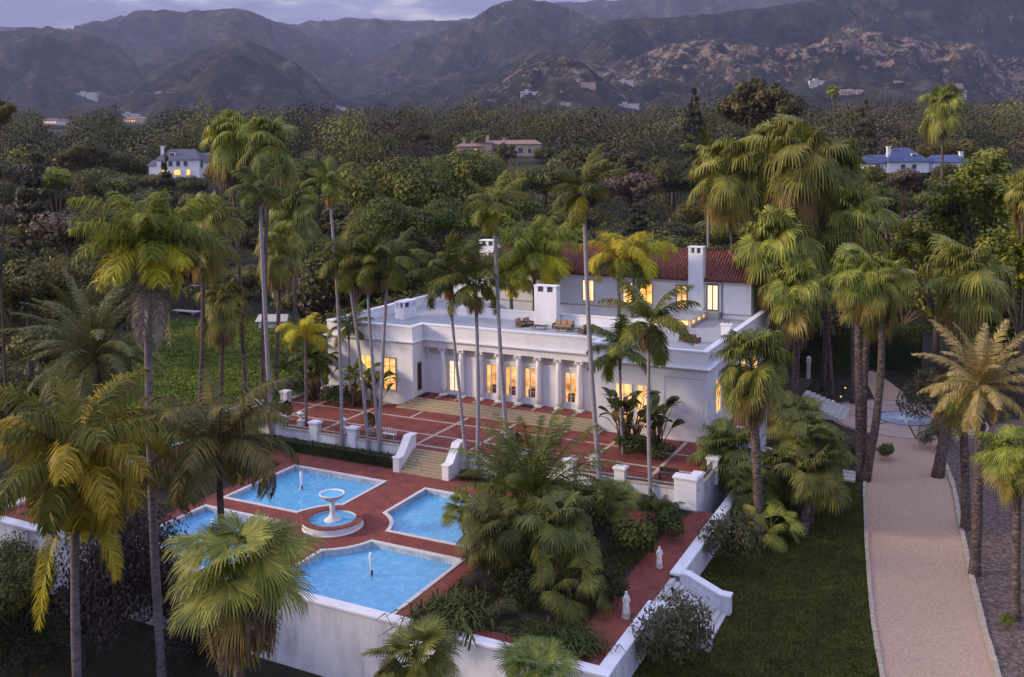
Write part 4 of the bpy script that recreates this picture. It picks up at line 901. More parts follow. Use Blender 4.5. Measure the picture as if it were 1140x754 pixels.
# ------------------------------------------------------------------ palm crowns (shared meshes)
CR = {}
def crowns():
    CR['queen'] = [feather_crown('queen_crown', M['queen'], 26, 4.3, 1.45, -.05, 1.7, 80, .055, 1.05, s, .55, .75, M['queen_gold'], .35) for s in (1, 2)]
    CR['queen_gold'] = [feather_crown('golden_crown', M['queen'], 34, 4.4, 1.4, -.75, 1.9, 110, .05, 1.0, 5, .5, .9, M['queen_gold'], .85)]
    CR['queen_round'] = [feather_crown('round_crown', M['queen_gold'], 13, 3.9, 1.5, .35, 2.5, 70, .05, .95, 8, .35, .9, M['queen'], .3)]
    CR['king'] = [feather_crown('king_crown', M['king'], 13, 3.1, 1.45, -.35, 1.45, 58, .055, .85, s, .22, .55, M['queen'], .25) for s in (11, 12, 13)]
    CR['date'] = [feather_crown('date_crown', M['date'], 70, 5.4, 1.5, -.55, 1.35, 64, .045, .55, 21, .25, .2, None, 0, .35)]
    CR['date_tan'] = [feather_crown('pale_date_crown', M['date_tan'], 42, 3.9, 1.5, -.75, 1.0, 64, .045, .5, 22, .3, .2, None, 0, .5)]
    CR['pindo'] = [feather_crown('arching_crown', M['pindo'], 26, 4.2, 1.35, -.1, 1.75, 70, .045, .85, 31, .25, .75, None, 0, .5)]
    CR['garden_date'] = [feather_crown('garden_crown', M['king'], 34, 4.2, 1.5, -.2, 1.2, 60, .045, .6, 33, .25, .25, M['queen'], .2, .45)]
    fm = [M['fan'], M['fan_old']]; fd = [M['fan_dark'], M['fan']]
    CR['fan'] = [fan_crown('fan_crown', fm, 36, 1.25, 1.3, s, droopy=.5, nseg=26) for s in (41, 42)]
    CR['fan_big'] = [fan_crown('broad_fan_crown', fm, 40, 1.45, 1.35, s, 1.5, -.7, .5, 30) for s in (45, 46, 48)]
    CR['fan_near'] = [fan_crown('near_fan_crown', fm, 30, 1.35, 1.4, 47, 1.5, -.9, .32, 42, .25, 2.0)]
    CR['fan_dark'] = [fan_crown('dark_fan_crown', fd, 40, 1.1, 1.05, 49, 1.4, -.7, .4, 26, .15)]
    CR['fan_spiky'] = [fan_crown('spiky_fan_crown', fd, 30, .95, 1.0, 51, 1.45, -.3, .12, 30, .1, 1.9)]
    CR['fan_low'] = [fan_crown('low_fan_crown', fm, 14, 1.3, 1.25, 53, 1.35, -.35, .35, 34, .2, 1.5)]
    CR['skirt'] = [skirt_mesh('skirt', 600, .4, 2.6, 60, .85), skirt_mesh('skirt_long', 1000, .45, 4.4, 61, .85)]
crowns()
def dead_fronds(n, L, seed, el=-.35, mat='dead', p=.35, droop=1.1):
    rng = np.random.default_rng(seed); q = Q()
    for i in range(n): frond(q, i * 2.4 + rng.uniform(-.4, .4), el + rng.uniform(-.2, .2), L * rng.uniform(.75, 1.1), droop, 42 if mat == 'dead' else 110, .075 if mat == 'dead' else .045, .7 if mat == 'dead' else .95, .4, 1.6 if mat == 'dead' else 1.1, rng=rng, p=p, vee=-.3)
    return q.mesh('dead_frond', [M[mat]])
CROWN_R = dict(queen=3.0, queen_gold=3.0, queen_round=2.8, king=2.2, date=4.1, date_tan=3.9, pindo=2.9, garden_date=4.0, fan=2.3, fan_big=2.6, fan_near=2.5, fan_dark=2.1, fan_spiky=1.9, fan_low=2.3)
KIND = dict(queen='queen_palm', queen_gold='queen_palm', queen_round='queen_palm', king='king_palm', date='date_palm', date_tan='date_palm', pindo='feather_palm', garden_date='feather_palm',
            fan='fan_palm', fan_big='fan_palm', fan_near='fan_palm', fan_dark='fan_palm', fan_spiky='fan_palm', fan_low='fan_palm')
PCOUNT = {}
def palm(kind, label, crown, base, rpx, tr=.2, skirt=None, bulb=0, dead=None, bark=None, group=None, var=None, bow=0.0, squash=1.0, flare=1.35, scale=None):
    """crown: pixel of the growing point; base: (px, py, z) on flat ground, ('y', px, y, z) or ('t', px, t)"""
    if base[0] == 'y': B = on_y(base[1], base[2], base[3])
    elif base[0] == 't':
        B = at_t(base[1], 500, base[2]); B[2] = float(gz(B[0], B[1]))
    else: B = at_z(*base)
    isfan = kind in ('fan', 'fan_big', 'fan_near', 'fan_dark'); t = depth(B); T = at_t(crown[0], crown[1] - ((.05 if kind == 'fan_dark' else .20) * rpx if isfan else 0), t); s = (rpx * t / FPX) / CROWN_R[kind] * (1.0 if kind == 'fan_dark' else .98 if isfan else 1.06) if scale is None else scale
    i = PCOUNT.get(kind, 0); PCOUNT[kind] = i + 1
    root = thing(KIND[kind], label, 'palm tree', B, group)
    D = Vector(T - B); h = D.length
    bark = bark or ('kingbark' if kind == 'king' else 'queenbark' if kind.startswith('queen') else 'fanbark')
    path, rads = [], []
    K = 12; bx = random.uniform(-1, 1) * .012 * h + bow; by = random.uniform(-1, 1) * .012 * h
    for k in range(K + 1):
        u = k / K; w_ = math.sin(math.pi * u)
        path.append((D[0] * u + bx * w_, D[1] * u + by * w_, -.3 + (D[2] + .3) * u)); rads.append(tr * (flare if u < .03 else 1.12 - .30 * u) * (1 + .05 * math.sin(k * 2.2)))
    mb = MB(); mb.tube(path, rads, 9); mb.build('trunk', M[bark], root, smooth=True, local=True)
    ms = CR[kind][(var if var is not None else i) % len(CR[kind])]
    c = link('crown', ms, root); c.location = D; c.rotation_euler = (random.uniform(-.08, .08), random.uniform(-.08, .08), random.uniform(0, 6.28)); c.scale = (s, s, s * squash * (1.36 if kind in ('fan', 'fan_big') and skirt else 1.1 if kind in ('fan', 'fan_big') else 1))
    if kind == 'king':
        q = MB(); d = Vector(path[-1]) - Vector(path[-2]); d.normalize()
        e_ = Vector(D); q.tube([e_ - d * 1.3, e_ - d * .7, e_ + d * .35], [tr * .95, tr * 1.15, tr * .5], 9); q.build('crownshaft', M['shaft'], root, smooth=True, local=True)
    if skirt:
        k = link('skirt', CR['skirt'][1 if skirt > 2.6 else 0], root); ss = skirt / (4.2 if skirt > 2.6 else 2.2); k.location = D - Vector((0, 0, .2)); k.rotation_euler = (0, 0, random.uniform(0, 6)); k.scale = (ss * .9 + .2, ss * .9 + .2, ss)
    if bulb:
        rng = np.random.default_rng(int(crown[0])); q = Q(); n = 260; az = rng.uniform(0, 6.28, n); o_ = np.stack([np.cos(az), np.sin(az), np.zeros(n)], 1); sd = np.stack([-np.sin(az), np.cos(az), np.zeros(n)], 1) * .018
        r1 = rng.uniform(.25, .65, n)[:, None] * bulb; z0 = np.array([0, 0, 0.0]); m_ = o_ * r1 + Zv * (rng.uniform(-.1, .25, n) * bulb)[:, None]; e_ = o_ * r1 * rng.uniform(.9, 1.3, n)[:, None] - Zv * (rng.uniform(.4, 1.1, n) * bulb)[:, None]
        a = o_ * tr * .8 + z0
        q.add(a + sd, a - sd, m_ - sd, m_ + sd); q.add(m_ + sd, m_ - sd, e_ - sd, e_ + sd)
        c = link('flower_stalk', q.mesh('flower_stalk', [M['stalk']]), root); d = (Vector(path[-1]) - Vector(path[-2])).normalized(); c.location = D - d * (1.3 if kind == 'king' else .9)
    if dead:
        c = link('dead_frond', dead_fronds(dead[0], dead[1], int(crown[0]) + 3, dead[2] if len(dead) > 2 else -.35, dead[3] if len(dead) > 3 else 'dead'), root); c.location = D - Vector((0, 0, .7))
    return root
H = 13.75       # the hedge line in front of the terrace wall (y)
FG = None
P_ = palm
# left foreground
P_('queen', 'very tall palm with shaggy grey dead fronds hanging below its crown, left of the lawn', (164, 283), ('t', 172, 57), 68, .26, dead=(6, 5.6, -.45), var=0)
P_('queen_gold', 'golden feather palm at the lower left edge with one long frond hanging down', (84, 515), ('t', 76, 46), 84, .24, dead=(3, 7.0, -.40, 'queen_gold'), var=0)
P_('fan_near', 'large fan palm in the bottom left foreground in front of the pools', (268, 655), ('t', 262, 34), 90, .24, skirt=2.2)
P_('pindo', 'arching feather palm hanging over the left pool', (243, 505), ('t', 236, 52), 88, .22)
P_('date', 'bushy date palm with a dome of grey green fronds beside the lawn', (106, 402), ('t', 112, 82), 78, .5, bark='boot')
P_('fan_spiky', 'spiky small fan palm at the bottom edge before the white wall', (462, 742), ('t', 462, 42), 55, .16)
P_('fan_spiky', 'spiky fan palm cut by the bottom edge, just left of the wall corner', (596, 760), ('t', 596, 40), 48, .16)
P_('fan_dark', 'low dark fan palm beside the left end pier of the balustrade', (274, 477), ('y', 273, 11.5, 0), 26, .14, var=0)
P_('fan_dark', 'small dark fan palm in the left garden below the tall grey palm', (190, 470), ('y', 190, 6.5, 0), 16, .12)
# palms on the meadow, left of the terrace
P_('fan', 'fan palm with a grey skirt right beside the tall shaggy palm', (226, 268), (222, 470, GL), 42, .26, skirt=3.0)
P_('fan', 'short fan palm with dark skirt standing in the middle of the lawn', (248, 350), (245, 462, GL), 30, .22, skirt=3.4)
P_('fan', 'tallest fan palm of the left pair rising above the lawn, left one', (256, 168), (274, 458, GL), 34, .24, skirt=4.0)
P_('fan', 'tallest fan palm of the left pair rising above the lawn, right one', (299, 172), (290, 462, GL), 36, .24, skirt=5.0)
P_('fan', 'pale fan palm with long skirt behind the smooth leaning trunk, upper one', (326, 245), (332, 410, GL), 34, .26, skirt=4.2)
P_('fan', 'pale fan palm with long skirt behind the smooth leaning trunk, lower one', (312, 285), (307, 440, GL), 30, .26, skirt=4.0)
P_('king', 'slender palm with leaning smooth lavender trunk before the left terrace pier', (289, 214), ('y', 304, H, 0), 30, .22)
P_('queen_round', 'small yellow drooping palm inside the left end of the terrace', (340, 378), ('y', 341, 16.5, TZ), 32, .13)
# king palms in the hedge line, left of the stairs
P_('king', 'tall slim palm with a pale flower bulb low on its trunk, over the umbrella pines', (366, 205), ('y', 381, H, 0), 26, .15, bulb=.8)
P_('king', 'leftmost of the three palms with brown bulbs above the left hedge', (385, 290), ('y', 411, H, 0), 36, .15, bulb=.9)
P_('king', 'middle of the three palms with brown bulbs above the left hedge', (408, 300), ('y', 424, H + .3, 0), 34, .15, bulb=.9)
P_('king', 'rightmost of the three palms with brown bulbs above the left hedge', (432, 295), ('y', 421, H, 0), 38, .16, bulb=.9)
P_('king', 'thin palm leaning left over the terrace just right of the stairs', (498, 308), ('y', 521, H, 0), 40, .14, bulb=.7)
P_('king', 'palm with a thick brown bulb just right of the stairs', (529, 318), ('y', 531, H, 0), 42, .17, bulb=1.2)
P_('king', 'tall dark leaning palm crossing the middle of the facade', (550, 232), ('y', 568, H, 0), 34, .17, var=1)
P_('king', 'tallest slender palm with an orange flower stalk in front of the tiled roof', (650, 215), ('y', 670, H, 0), 40, .19, bulb=.8)
P_('king', 'dark feathery palm in front of the right wing of the villa', (723, 362), ('y', 725, H, 0), 46, .15, skirt=1.4)
P_('king', 'low feather palm rising out of the paddle leaved plants by the right wing', (690, 395), ('y', 694, 21, TZ), 40, .14)
# courtyard palms between the wings
P_('queen', 'bushy palm in the courtyard left of the square roof chimney, taller trunk', (595, 290), ('y', 592, 46, 4), 46, .2, var=1)
P_('queen', 'short palm in the courtyard farther left of the square roof chimney', (569, 312), ('y', 571, 46.5, 4), 32, .24)
P_('queen_round', 'left one of the two bright yellow green palms before the red tile roof', (688, 293), ('y', 688, 43.5, 4), 42, .2)
P_('queen_round', 'right one of the two bright yellow green palms before the red tile roof', (706, 296), ('y', 701, 45.5, 4), 44, .2)
# garden bed palms on the right of the pools
P_('garden_date', 'big dark feather palm in the middle of the right garden bed', (596, 560), ('y', 598, 3.5, 0), 105, .3, bark='boot')
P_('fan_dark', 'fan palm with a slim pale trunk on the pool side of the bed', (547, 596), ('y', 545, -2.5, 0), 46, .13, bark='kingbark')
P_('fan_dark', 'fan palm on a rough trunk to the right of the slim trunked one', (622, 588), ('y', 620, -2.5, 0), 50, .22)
P_('fan_low', 'young bright fan palm with three splayed leaves near the front wall', (634, 655), ('y', 632, -4.5, 0), 46, .14)
P_('fan_spiky', 'thin dark palm leaning over the right edge of the near pool', (513, 572), ('y', 521, -1.2, 0), 22, .09)
P_('fan_spiky', 'grey leaved spiky palm beside the small hedge on the right', (685, 560), ('y', 687, 8.5, 0), 28, .17)
P_('king', 'low cycad like palm just in front of the right balustrade hedge', (737, 572), ('y', 738, 11.5, 0), 30, .12, scale=.62)
P_('garden_date', 'feathery palm half hidden behind the big one, close to the stairs hedge', (560, 540), ('y', 562, 8.5, 0), 52, .2)
# tall fan palm group right of the villa
P_('fan_big', 'tall fan palm with lit golden leaves at the right end of the tile roof', (809, 212), ('t', 825, 112), 50, .24, skirt=3.2)
P_('fan_big', 'tallest central fan palm of the right group with a crowded pale crown', (890, 196), ('t', 884, 108), 56, .3, skirt=4.4)
P_('fan_big', 'left neighbour of the tallest central fan palm, crowns touching', (858, 190), ('t', 866, 112), 48, .26, skirt=4.0)
P_('fan_big', 'right neighbour of the tallest central fan palm, behind it', (922, 208), ('t', 915, 116), 44, .26, skirt=4.0)
P_('fan', 'shorter fan palm under the tall group, close to the villa corner', (860, 292), ('t', 868, 106), 50, .28, skirt=5.0)
P_('fan', 'shorter fan palm under the tall group, right of the central trunk', (912, 292), ('t', 926, 112), 42, .26, skirt=4.2)
P_('fan', 'slim skirted fan palm with an orange skirt by the garden steps', (950, 256), ('t', 948, 110), 42, .24, skirt=4.6)
P_('fan_big', 'leftmost of three rough trunks beside the drive, with a wide crown', (955, 318), (958, 534, GL), 42, .36)
P_('fan_big', 'rightmost of three rough trunks beside the drive, leaning right', (980, 325), (963, 536, GL), 42, .34, bow=.6)
P_('fan', 'middle of three rough trunks beside the drive, thinner than its neighbours', (967, 345), (961, 530, GL), 34, .3)
P_('fan_big', 'full fan palm with a brown skirt at the front corner of the villa', (836, 425), (846, 598, GL), 52, .36, skirt=3.2)
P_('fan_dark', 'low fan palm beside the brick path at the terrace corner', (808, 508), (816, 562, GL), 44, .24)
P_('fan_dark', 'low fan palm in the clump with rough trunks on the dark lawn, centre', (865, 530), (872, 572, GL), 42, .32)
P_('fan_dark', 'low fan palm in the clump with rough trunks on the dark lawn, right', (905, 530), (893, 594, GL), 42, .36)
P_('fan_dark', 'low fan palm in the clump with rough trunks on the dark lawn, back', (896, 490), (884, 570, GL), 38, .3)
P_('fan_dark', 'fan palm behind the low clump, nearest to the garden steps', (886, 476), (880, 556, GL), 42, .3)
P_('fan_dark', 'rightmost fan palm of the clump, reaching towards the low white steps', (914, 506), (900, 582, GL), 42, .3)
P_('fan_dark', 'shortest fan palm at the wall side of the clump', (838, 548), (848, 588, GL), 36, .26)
P_('fan', 'skirted fan palm in the tall group, between central trunk and villa wall', (884, 338), ('t', 882, 102), 40, .26, skirt=4.2)
P_('fan', 'skirted fan palm in the tall group, lowest crown beside the tile roof end', (838, 318), ('t', 846, 110), 38, .26, skirt=4.2)
P_('fan_low', 'stemless young fan palm at the foot of the rough trunked clump', (858, 592), (856, 606, GL), 34, .16)
# right edge
P_('fan_big', 'broad fan palm above the olive bush right of the drive', (1075, 328), ('t', 1044, 84), 52, .45, skirt=2.4)
P_('date_tan', 'pale dry looking date palm leaning over the drive', (1092, 432), (1085, 640, GL), 78, .34, squash=1.0)
P_('fan_big', 'second rough trunk close behind the pale date palm', (1070, 452), (1075, 590, GL), 34, .34)
P_('fan_near', 'fan palm cut by the right edge of the picture over the mulch', (1134, 520), (1131, 690, GL), 52, .26)
P_('fan', 'fan palm crown at the far right edge in front of the bright green tree', (1146, 225), ('t', 1146, 92), 30, .25, skirt=3)
P_('fan', 'lone fan palm rising above the blue roofed house', (1050, 128), ('t', 1048, 190), 27, .3, skirt=4)
P_('fan', 'tiny distant fan palm on a thin straight stem above the wood', (927, 104), ('t', 927, 330), 8, .25)
P_('date', 'dark date palm crown behind the tall fan palm group', (934, 190), ('t', 932, 145), 32, .4)
P_('date', 'small round date palm in the wood near the tan hillside villa', (431, 163), ('t', 431, 300), 14, .4)
P_('king', 'feather palm just behind the main palm group in the dark wood', (790, 175), ('t', 790, 170), 26, .2)

# ------------------------------------------------------------------ broadleaf trees and the wood
TK = {}
TK['oak'] = [tree_kind('oak', M['oak'], 100 + i, 8500, .25, 6.2, 9.5, 1.6, 22, .75, .35, .35, .82, .2) for i in range(3)]
TK['pine'] = [tree_kind('umbrella_pine', M['pine'], 110 + i, 10500, .21, 7.2, 11.5, 3.2, 30, .8, .30, .35, .86, .25) for i in range(2)]
TK['euc'] = [tree_kind('loose_tree', M['euc'], 120 + i, 6000, .29, 5.4, 14.5, 2.6, 20, .85, .30, .35, .35, .2, loose=.8) for i in range(2)]
TK['lime'] = [tree_kind('bright_tree', M['lime'], 130, 4600, .34, 5.4, 9.0, 1.2, 14, .8, .42, .3)]
TK['bare'] = [tree_kind('dry_tree', M['bare'], 140, 4200, .30, 5.2, 9.0, 1.2, 14, .8, .42, .3, .2, .0)]
TK['conifer'] = [tree_kind('dark_conifer', M['conifer'], 150, 4600, .34, 3.8, 15.5, .8, 9, .6, .4, .3, .4, .2, cone=True)]
TK['ficus'] = [tree_kind('glossy_tree', M['ficus'], 160 + i, 9500, .26, 6.6, 15.0, 1.2, 46, .62, .22, .4, .62, .8, loose=.5) for i in range(2)]
TNAME = dict(oak='oak_tree', pine='umbrella_pine', euc='eucalyptus_tree', lime='leafy_tree', bare='bare_tree', conifer='conifer_tree', ficus='evergreen_tree')
TR_ = dict(oak=6.2, pine=7.2, euc=5.4, lime=5.4, bare=5.2, conifer=3.8, ficus=6.6)
THT = dict(oak=9.5, pine=11, euc=14.5, lime=9, bare=9, conifer=15.5, ficus=15)
TC = {}
def tree(kind, label, pos, sc=1.0, zs=1.0, group=None):
    i = TC.get(kind, 0); TC[kind] = i + 1
    r = thing(TNAME[kind], label, 'tree', pos, group, random.uniform(0, 6.28))
    cm, tm = TK[kind][i % len(TK[kind])]
    c = link('crown', cm, r); t_ = link('trunk', tm, r)
    for o in (c, t_): o.scale = (sc, sc, sc * zs)
    return r
def tree_px(kind, label, px, py, rpx, t, group=None, zs=None):
    """crown centre pixel, crown radius in pixels, distance"""
    P = at_t(px, py, t); g = height(P[0], P[1]); sc = rpx * t / FPX / TR_[kind]
    r = tree(kind, label, (P[0], P[1], g - .2), sc, 1.0, group); zc = THT[kind] * sc * .58
    lift = P[2] - g - zc                      # keep the crown's shape and let the trunk make up the height
    for o in r.children:
        if o.name.startswith('crown'): o.location.z = lift if lift > -zc * .5 else -zc * .5
        else: o.scale.z = sc * max(.4, (zc + lift) / zc)
    return r
EG = None
tree_px('ficus', 'dense bright green evergreen in the middle of the right hand tree mass', 1045, 262, 62, 118)
tree_px('ficus', 'tallest dense bright green evergreen at the upper right', 1100, 210, 66, 112)
tree_px('ficus', 'dense green evergreen at the right edge behind the broad fan palm', 1140, 280, 60, 104)
tree_px('ficus', 'shaded evergreen just behind the hedge path, left end of the green mass', 1006, 300, 40, 128)
tree_px('euc', 'huge dark eucalyptus standing above the wood right of the centre', 842, 118, 46, 240)
tree_px('euc', 'dark tree cut by the left edge below the mountains', -8, 128, 26, 80)
tree_px('conifer', 'reddish dark conifer between the two lone fan palms', 962, 150, 24, 300)
tree_px('conifer', 'bare topped grey conifer left of the huge eucalyptus', 773, 128, 18, 300)
tree_px('conifer', 'spreading dark conifer with layered branches on the left', 38, 205, 30, 170)
tree_px('conifer', 'pointed dark conifer in front of the slate roofed house', 185, 205, 20, 200)
tree_px('lime', 'bright yellow green round tree at the upper left of the wood', 62, 200, 26, 205)
tree_px('pine', 'widest umbrella pine behind the left wing of the villa', 445, 222, 72, 165)
tree_px('pine', 'umbrella pine left of the widest one', 352, 205, 50, 185)
tree_px('pine', 'low umbrella pine in front of the widest one', 430, 252, 50, 142)
tree_px('pine', 'umbrella pine to the upper right of the widest one', 515, 200, 55, 200)
tree_px('pine', 'umbrella pine directly left of the tall dark leaning palm', 500, 250, 46, 146)
for (k, px, py, r, t, lab) in [('oak', 176, 202, 20, 280, 'dark oak hiding the lower left corner of the slate roofed house'), ('euc', 246, 190, 20, 288, 'grey green tree overlapping the right end of the slate roofed house'), ('oak', 212, 206, 20, 276, 'low oak before the lit porch of the slate roofed house'),
        ('oak', 968, 194, 22, 232, 'dark oak covering the left wing of the blue roofed house'), ('bare', 1006, 199, 20, 228, 'brownish tree before the middle of the blue roofed house'), ('oak', 1058, 194, 24, 232, 'dark oak covering the right wing of the blue roofed house'),
        ('oak', 520, 182, 16, 375, 'oak below the left wing of the tan hillside villa'), ('euc', 563, 186, 15, 372, 'grey tree below the windows of the tan hillside villa'), ('oak', 604, 172, 15, 378, 'oak at the right end of the tan hillside villa')]:
    tree_px(k, lab, px, py, r, t)
tree_px('oak', 'yellow brown round tree left of the tan hillside villa', 470, 152, 11, 330)
tree_px('euc', 'tall olive tree crown behind the orange stalked palm', 640, 190, 42, 190)
# shaded trees round the left lawn
for (k, px, py, r, t, lab) in [('oak', 30, 320, 62, 112, 'large dark oak at the left edge beyond the lawn'), ('oak', 60, 385, 50, 96, 'dark oak behind the dome shaped date palm'),
        ('oak', 10, 440, 45, 88, 'lowest dark oak at the left edge above the golden palm'), ('bare', 75, 262, 42, 128, 'purplish bare tree left of the tall shaggy palm'),
        ('bare', 140, 300, 34, 130, 'grey brown bare tree just behind the tall shaggy palm'), ('oak', 110, 335, 34, 118, 'dark shaded oak at the near left corner of the lawn'),
        ('oak', 200, 300, 36, 178, 'dark oak at the far end of the lawn behind the skirted fan palm'), ('oak', 270, 312, 32, 186, 'dark oak at the far end of the lawn in the middle'), ('oak', 340, 335, 34, 150, 'dark oak between the lawn and the left wing of the villa'),
        ('oak', 395, 300, 38, 138, 'dark oak behind the three bulbed palms')]:
    tree_px(k, lab, px, py, r, t)

for (x, y, k, sc_, lab) in [(-33, -36, 'euc', 1.7, 'unseen tall eucalyptus added for shade beyond the left edge, nearest one'), (-40, -29, 'euc', 1.75, 'unseen tall eucalyptus added for shade beyond the left edge, middle one'), (-52, -8, 'oak', 1.6, 'unseen big oak added for shade beyond the left edge'), (-31, -46, 'euc', 1.6, 'unseen tall eucalyptus added for shade beyond the left edge, lowest standing')]:  # unseen trees added left of the view to shade the front garden wall
    tree(k, lab, (x, y, float(gz(x, y)) - .3), sc_, 1.15)
tree_px('oak', 'dark round tree before the white wall at the left edge, under the golden palm', 22, 648, 52, 60)
tree_px('bare', 'thin purplish tree before the white wall under the golden palm', 92, 668, 40, 62)
HOUSES = []     # pixel boxes kept free of nearer trees: x0, x1, y_bottom, distance
HOUSES += [(170, 234, 191, 300), (503, 610, 167, 400), (966, 1072, 182, 255)]
ORD = 'first second third fourth fifth sixth seventh eighth ninth tenth eleventh twelfth thirteenth fourteenth fifteenth sixteenth seventeenth eighteenth nineteenth twentieth'.split()
LOOK = dict(oak='rounded dark oak', pine='flat topped pine', euc='loose grey eucalyptus', lime='bright leafy tree', bare='purplish bare tree', conifer='narrow dark conifer')
rr = random.Random(21); pend = []
bands = [(124, 'nearest row'), (140, 'second row'), (158, 'third row'), (178, 'fourth row'), (202, 'fifth row'), (230, 'sixth row'), (262, 'seventh row'), (300, 'farthest row')]
for bi, (t0, bn) in enumerate(bands):
    dpx = 13.2 * FPX / t0 * (.95 + .02 * bi); px = -60 + rr.uniform(0, dpx)
    while px < 1200:
        t = t0 * rr.uniform(.95, 1.06); P = at_t(px, 300, t); x, y = P[0], P[1]
        ok = True
        if -27 < x < 50 and y < 68: ok = False
        if t < 135 and (px < 400): ok = False
        if t < 190 and 120 < px < 345: ok = False
        if t < 150 and 930 < px < 1060: ok = False
        g = height(x, y); k = rr.choices(['oak', 'pine', 'euc', 'lime', 'bare', 'conifer'], [7, 2.6 if 300 < px < 620 else .7, 3, .9, 1.6, .8])[0]
        sc = rr.uniform(1.15, 1.8) * (1.0 if k != 'conifer' else .95); zs = rr.uniform(.8, 1.05) * (.8 if k in ('euc', 'conifer') else 1)
        topz = g + THT[k] * sc * zs; dv = depth((x, y, topz)); v = np.array((x, y, topz)) - CAM; tpy = PY0 - FPX * (v @ UP) / dv
        for a, b2, yb, hd in HOUSES:
            if a - 14 < px < b2 + 14 and t < hd + 12 and tpy < yb - 3:
                f = (yb + 2 - tpy); sc2 = sc * max(.0, 1 - f * t / FPX / (THT[k] * sc * zs))
                if sc2 < .45 or k in ('euc', 'conifer'): ok = False
                else: sc = sc2
        if ok: pend.append((bi, k, px, (x, y, g - .3), sc, zs))
        px += dpx * rr.uniform(.75, 1.25)
SKIP_TREES = set()
cnt = {}
for j, (bi, k, px, pos, sc, zs) in enumerate(pend):
    n_ = cnt.get((bi, k), 0); cnt[(bi, k)] = n_ + 1
    if j in SKIP_TREES: continue
    tree(k, f'{LOOK[k]}, {ORD[min(n_, 19)]} such from the left in the {bands[bi][1]} of woodland', pos, sc, zs, 'trees of the wood behind the villa')
# brush between the trunks
rng = np.random.default_rng(78); q = Q(); mats_ = ['oak', 'bare', 'euc']
for mi, cnt_ in enumerate((1100, 420, 500)):
    t = 118 + 240 * rng.random(cnt_) ** .8; px = rng.uniform(-120, 1260, cnt_)
    for a, b2 in zip(px, t):
        P = at_t(a, 300, b2)
        if (-27 < P[0] < 50 and P[1] < 72) or (b2 < 178 and 110 < a < 350) or (b2 < 150 and 900 < a < 1060): continue
        g = float(gz(P[0], P[1])); r_ = rng.uniform(2.0, 4.2); q.add(*leaf_cloud([(P[0], P[1], g + r_ * .35)], [(r_ * 1.3, r_ * 1.3, r_ * .8)], 120, .36, rng, .7, up=.4), mi=mi)
tag(link('undergrowth', q.mesh('undergrowth', [M[a] for a in mats_])), 'dark brush filling the ground between the trees of the wood', 'undergrowth', None, 'stuff')
SM = [(96, 110, 26, 1, 'white cluster of villas low on the left hill'), (62, 139, 34, 2, 'long white building with a row of lit windows far left'), (150, 137, 30, 0, 'low white house with warm lit terrace right of the long building'), (145, 131, 24, 1, 'pale flat roofed house just above the lit terrace'), (378, 122, 16, 1, 'bright white house in the gap between the hills'),
      (184, 108, 26, 0, 'tan ranch house halfway up the round left hill'), (655, 97, 20, 0, 'tan house on the hillside knoll right of the centre'), (697, 94, 20, 1, 'white modern house beside the tan knoll house'), (590, 108, 26, 1, 'cream flat house below the rocky slope'), (630, 117, 14, 1, 'small white house below the cream flat house'),
      (700, 121, 28, 1, 'long white flat roofed house at the edge of the valley wood'), (761, 114, 11, 1, 'tall white corner house left of the huge eucalyptus'), (912, 96, 26, 1, 'pale villa with turrets below the rocky ridge'), (950, 108, 36, 0, 'long cream house behind the reddish conifer'), (1003, 94, 18, 2, 'grey roofed pale house below the right ridge'),
      (1063, 99, 22, 0, 'tan house on the right slope above the lone fan palm'), (1060, 108, 38, 2, 'large white house behind the lone fan palm crown')]
SMH = [(a[0], a[1], a[2], depth(hit(a[0], a[1], 420))) for a in SM]
FWM = {k: leaf_tint('far_' + k, [(.1, c[0]), (.55, c[1]), (1.1, c[2])]) for k, c in dict(oak=((.014, .019, .006), (.062, .066, .018), (.17, .155, .036)), euc=((.020, .020, .010), (.072, .066, .028), (.18, .15, .07)),
       lime=((.06, .075, .008), (.16, .165, .024), (.27, .25, .045)), bare=((.036, .024, .020), (.10, .068, .055), (.22, .155, .125)), pine=((.010, .018, .005), (.038, .052, .013), (.10, .115, .022))).items()}
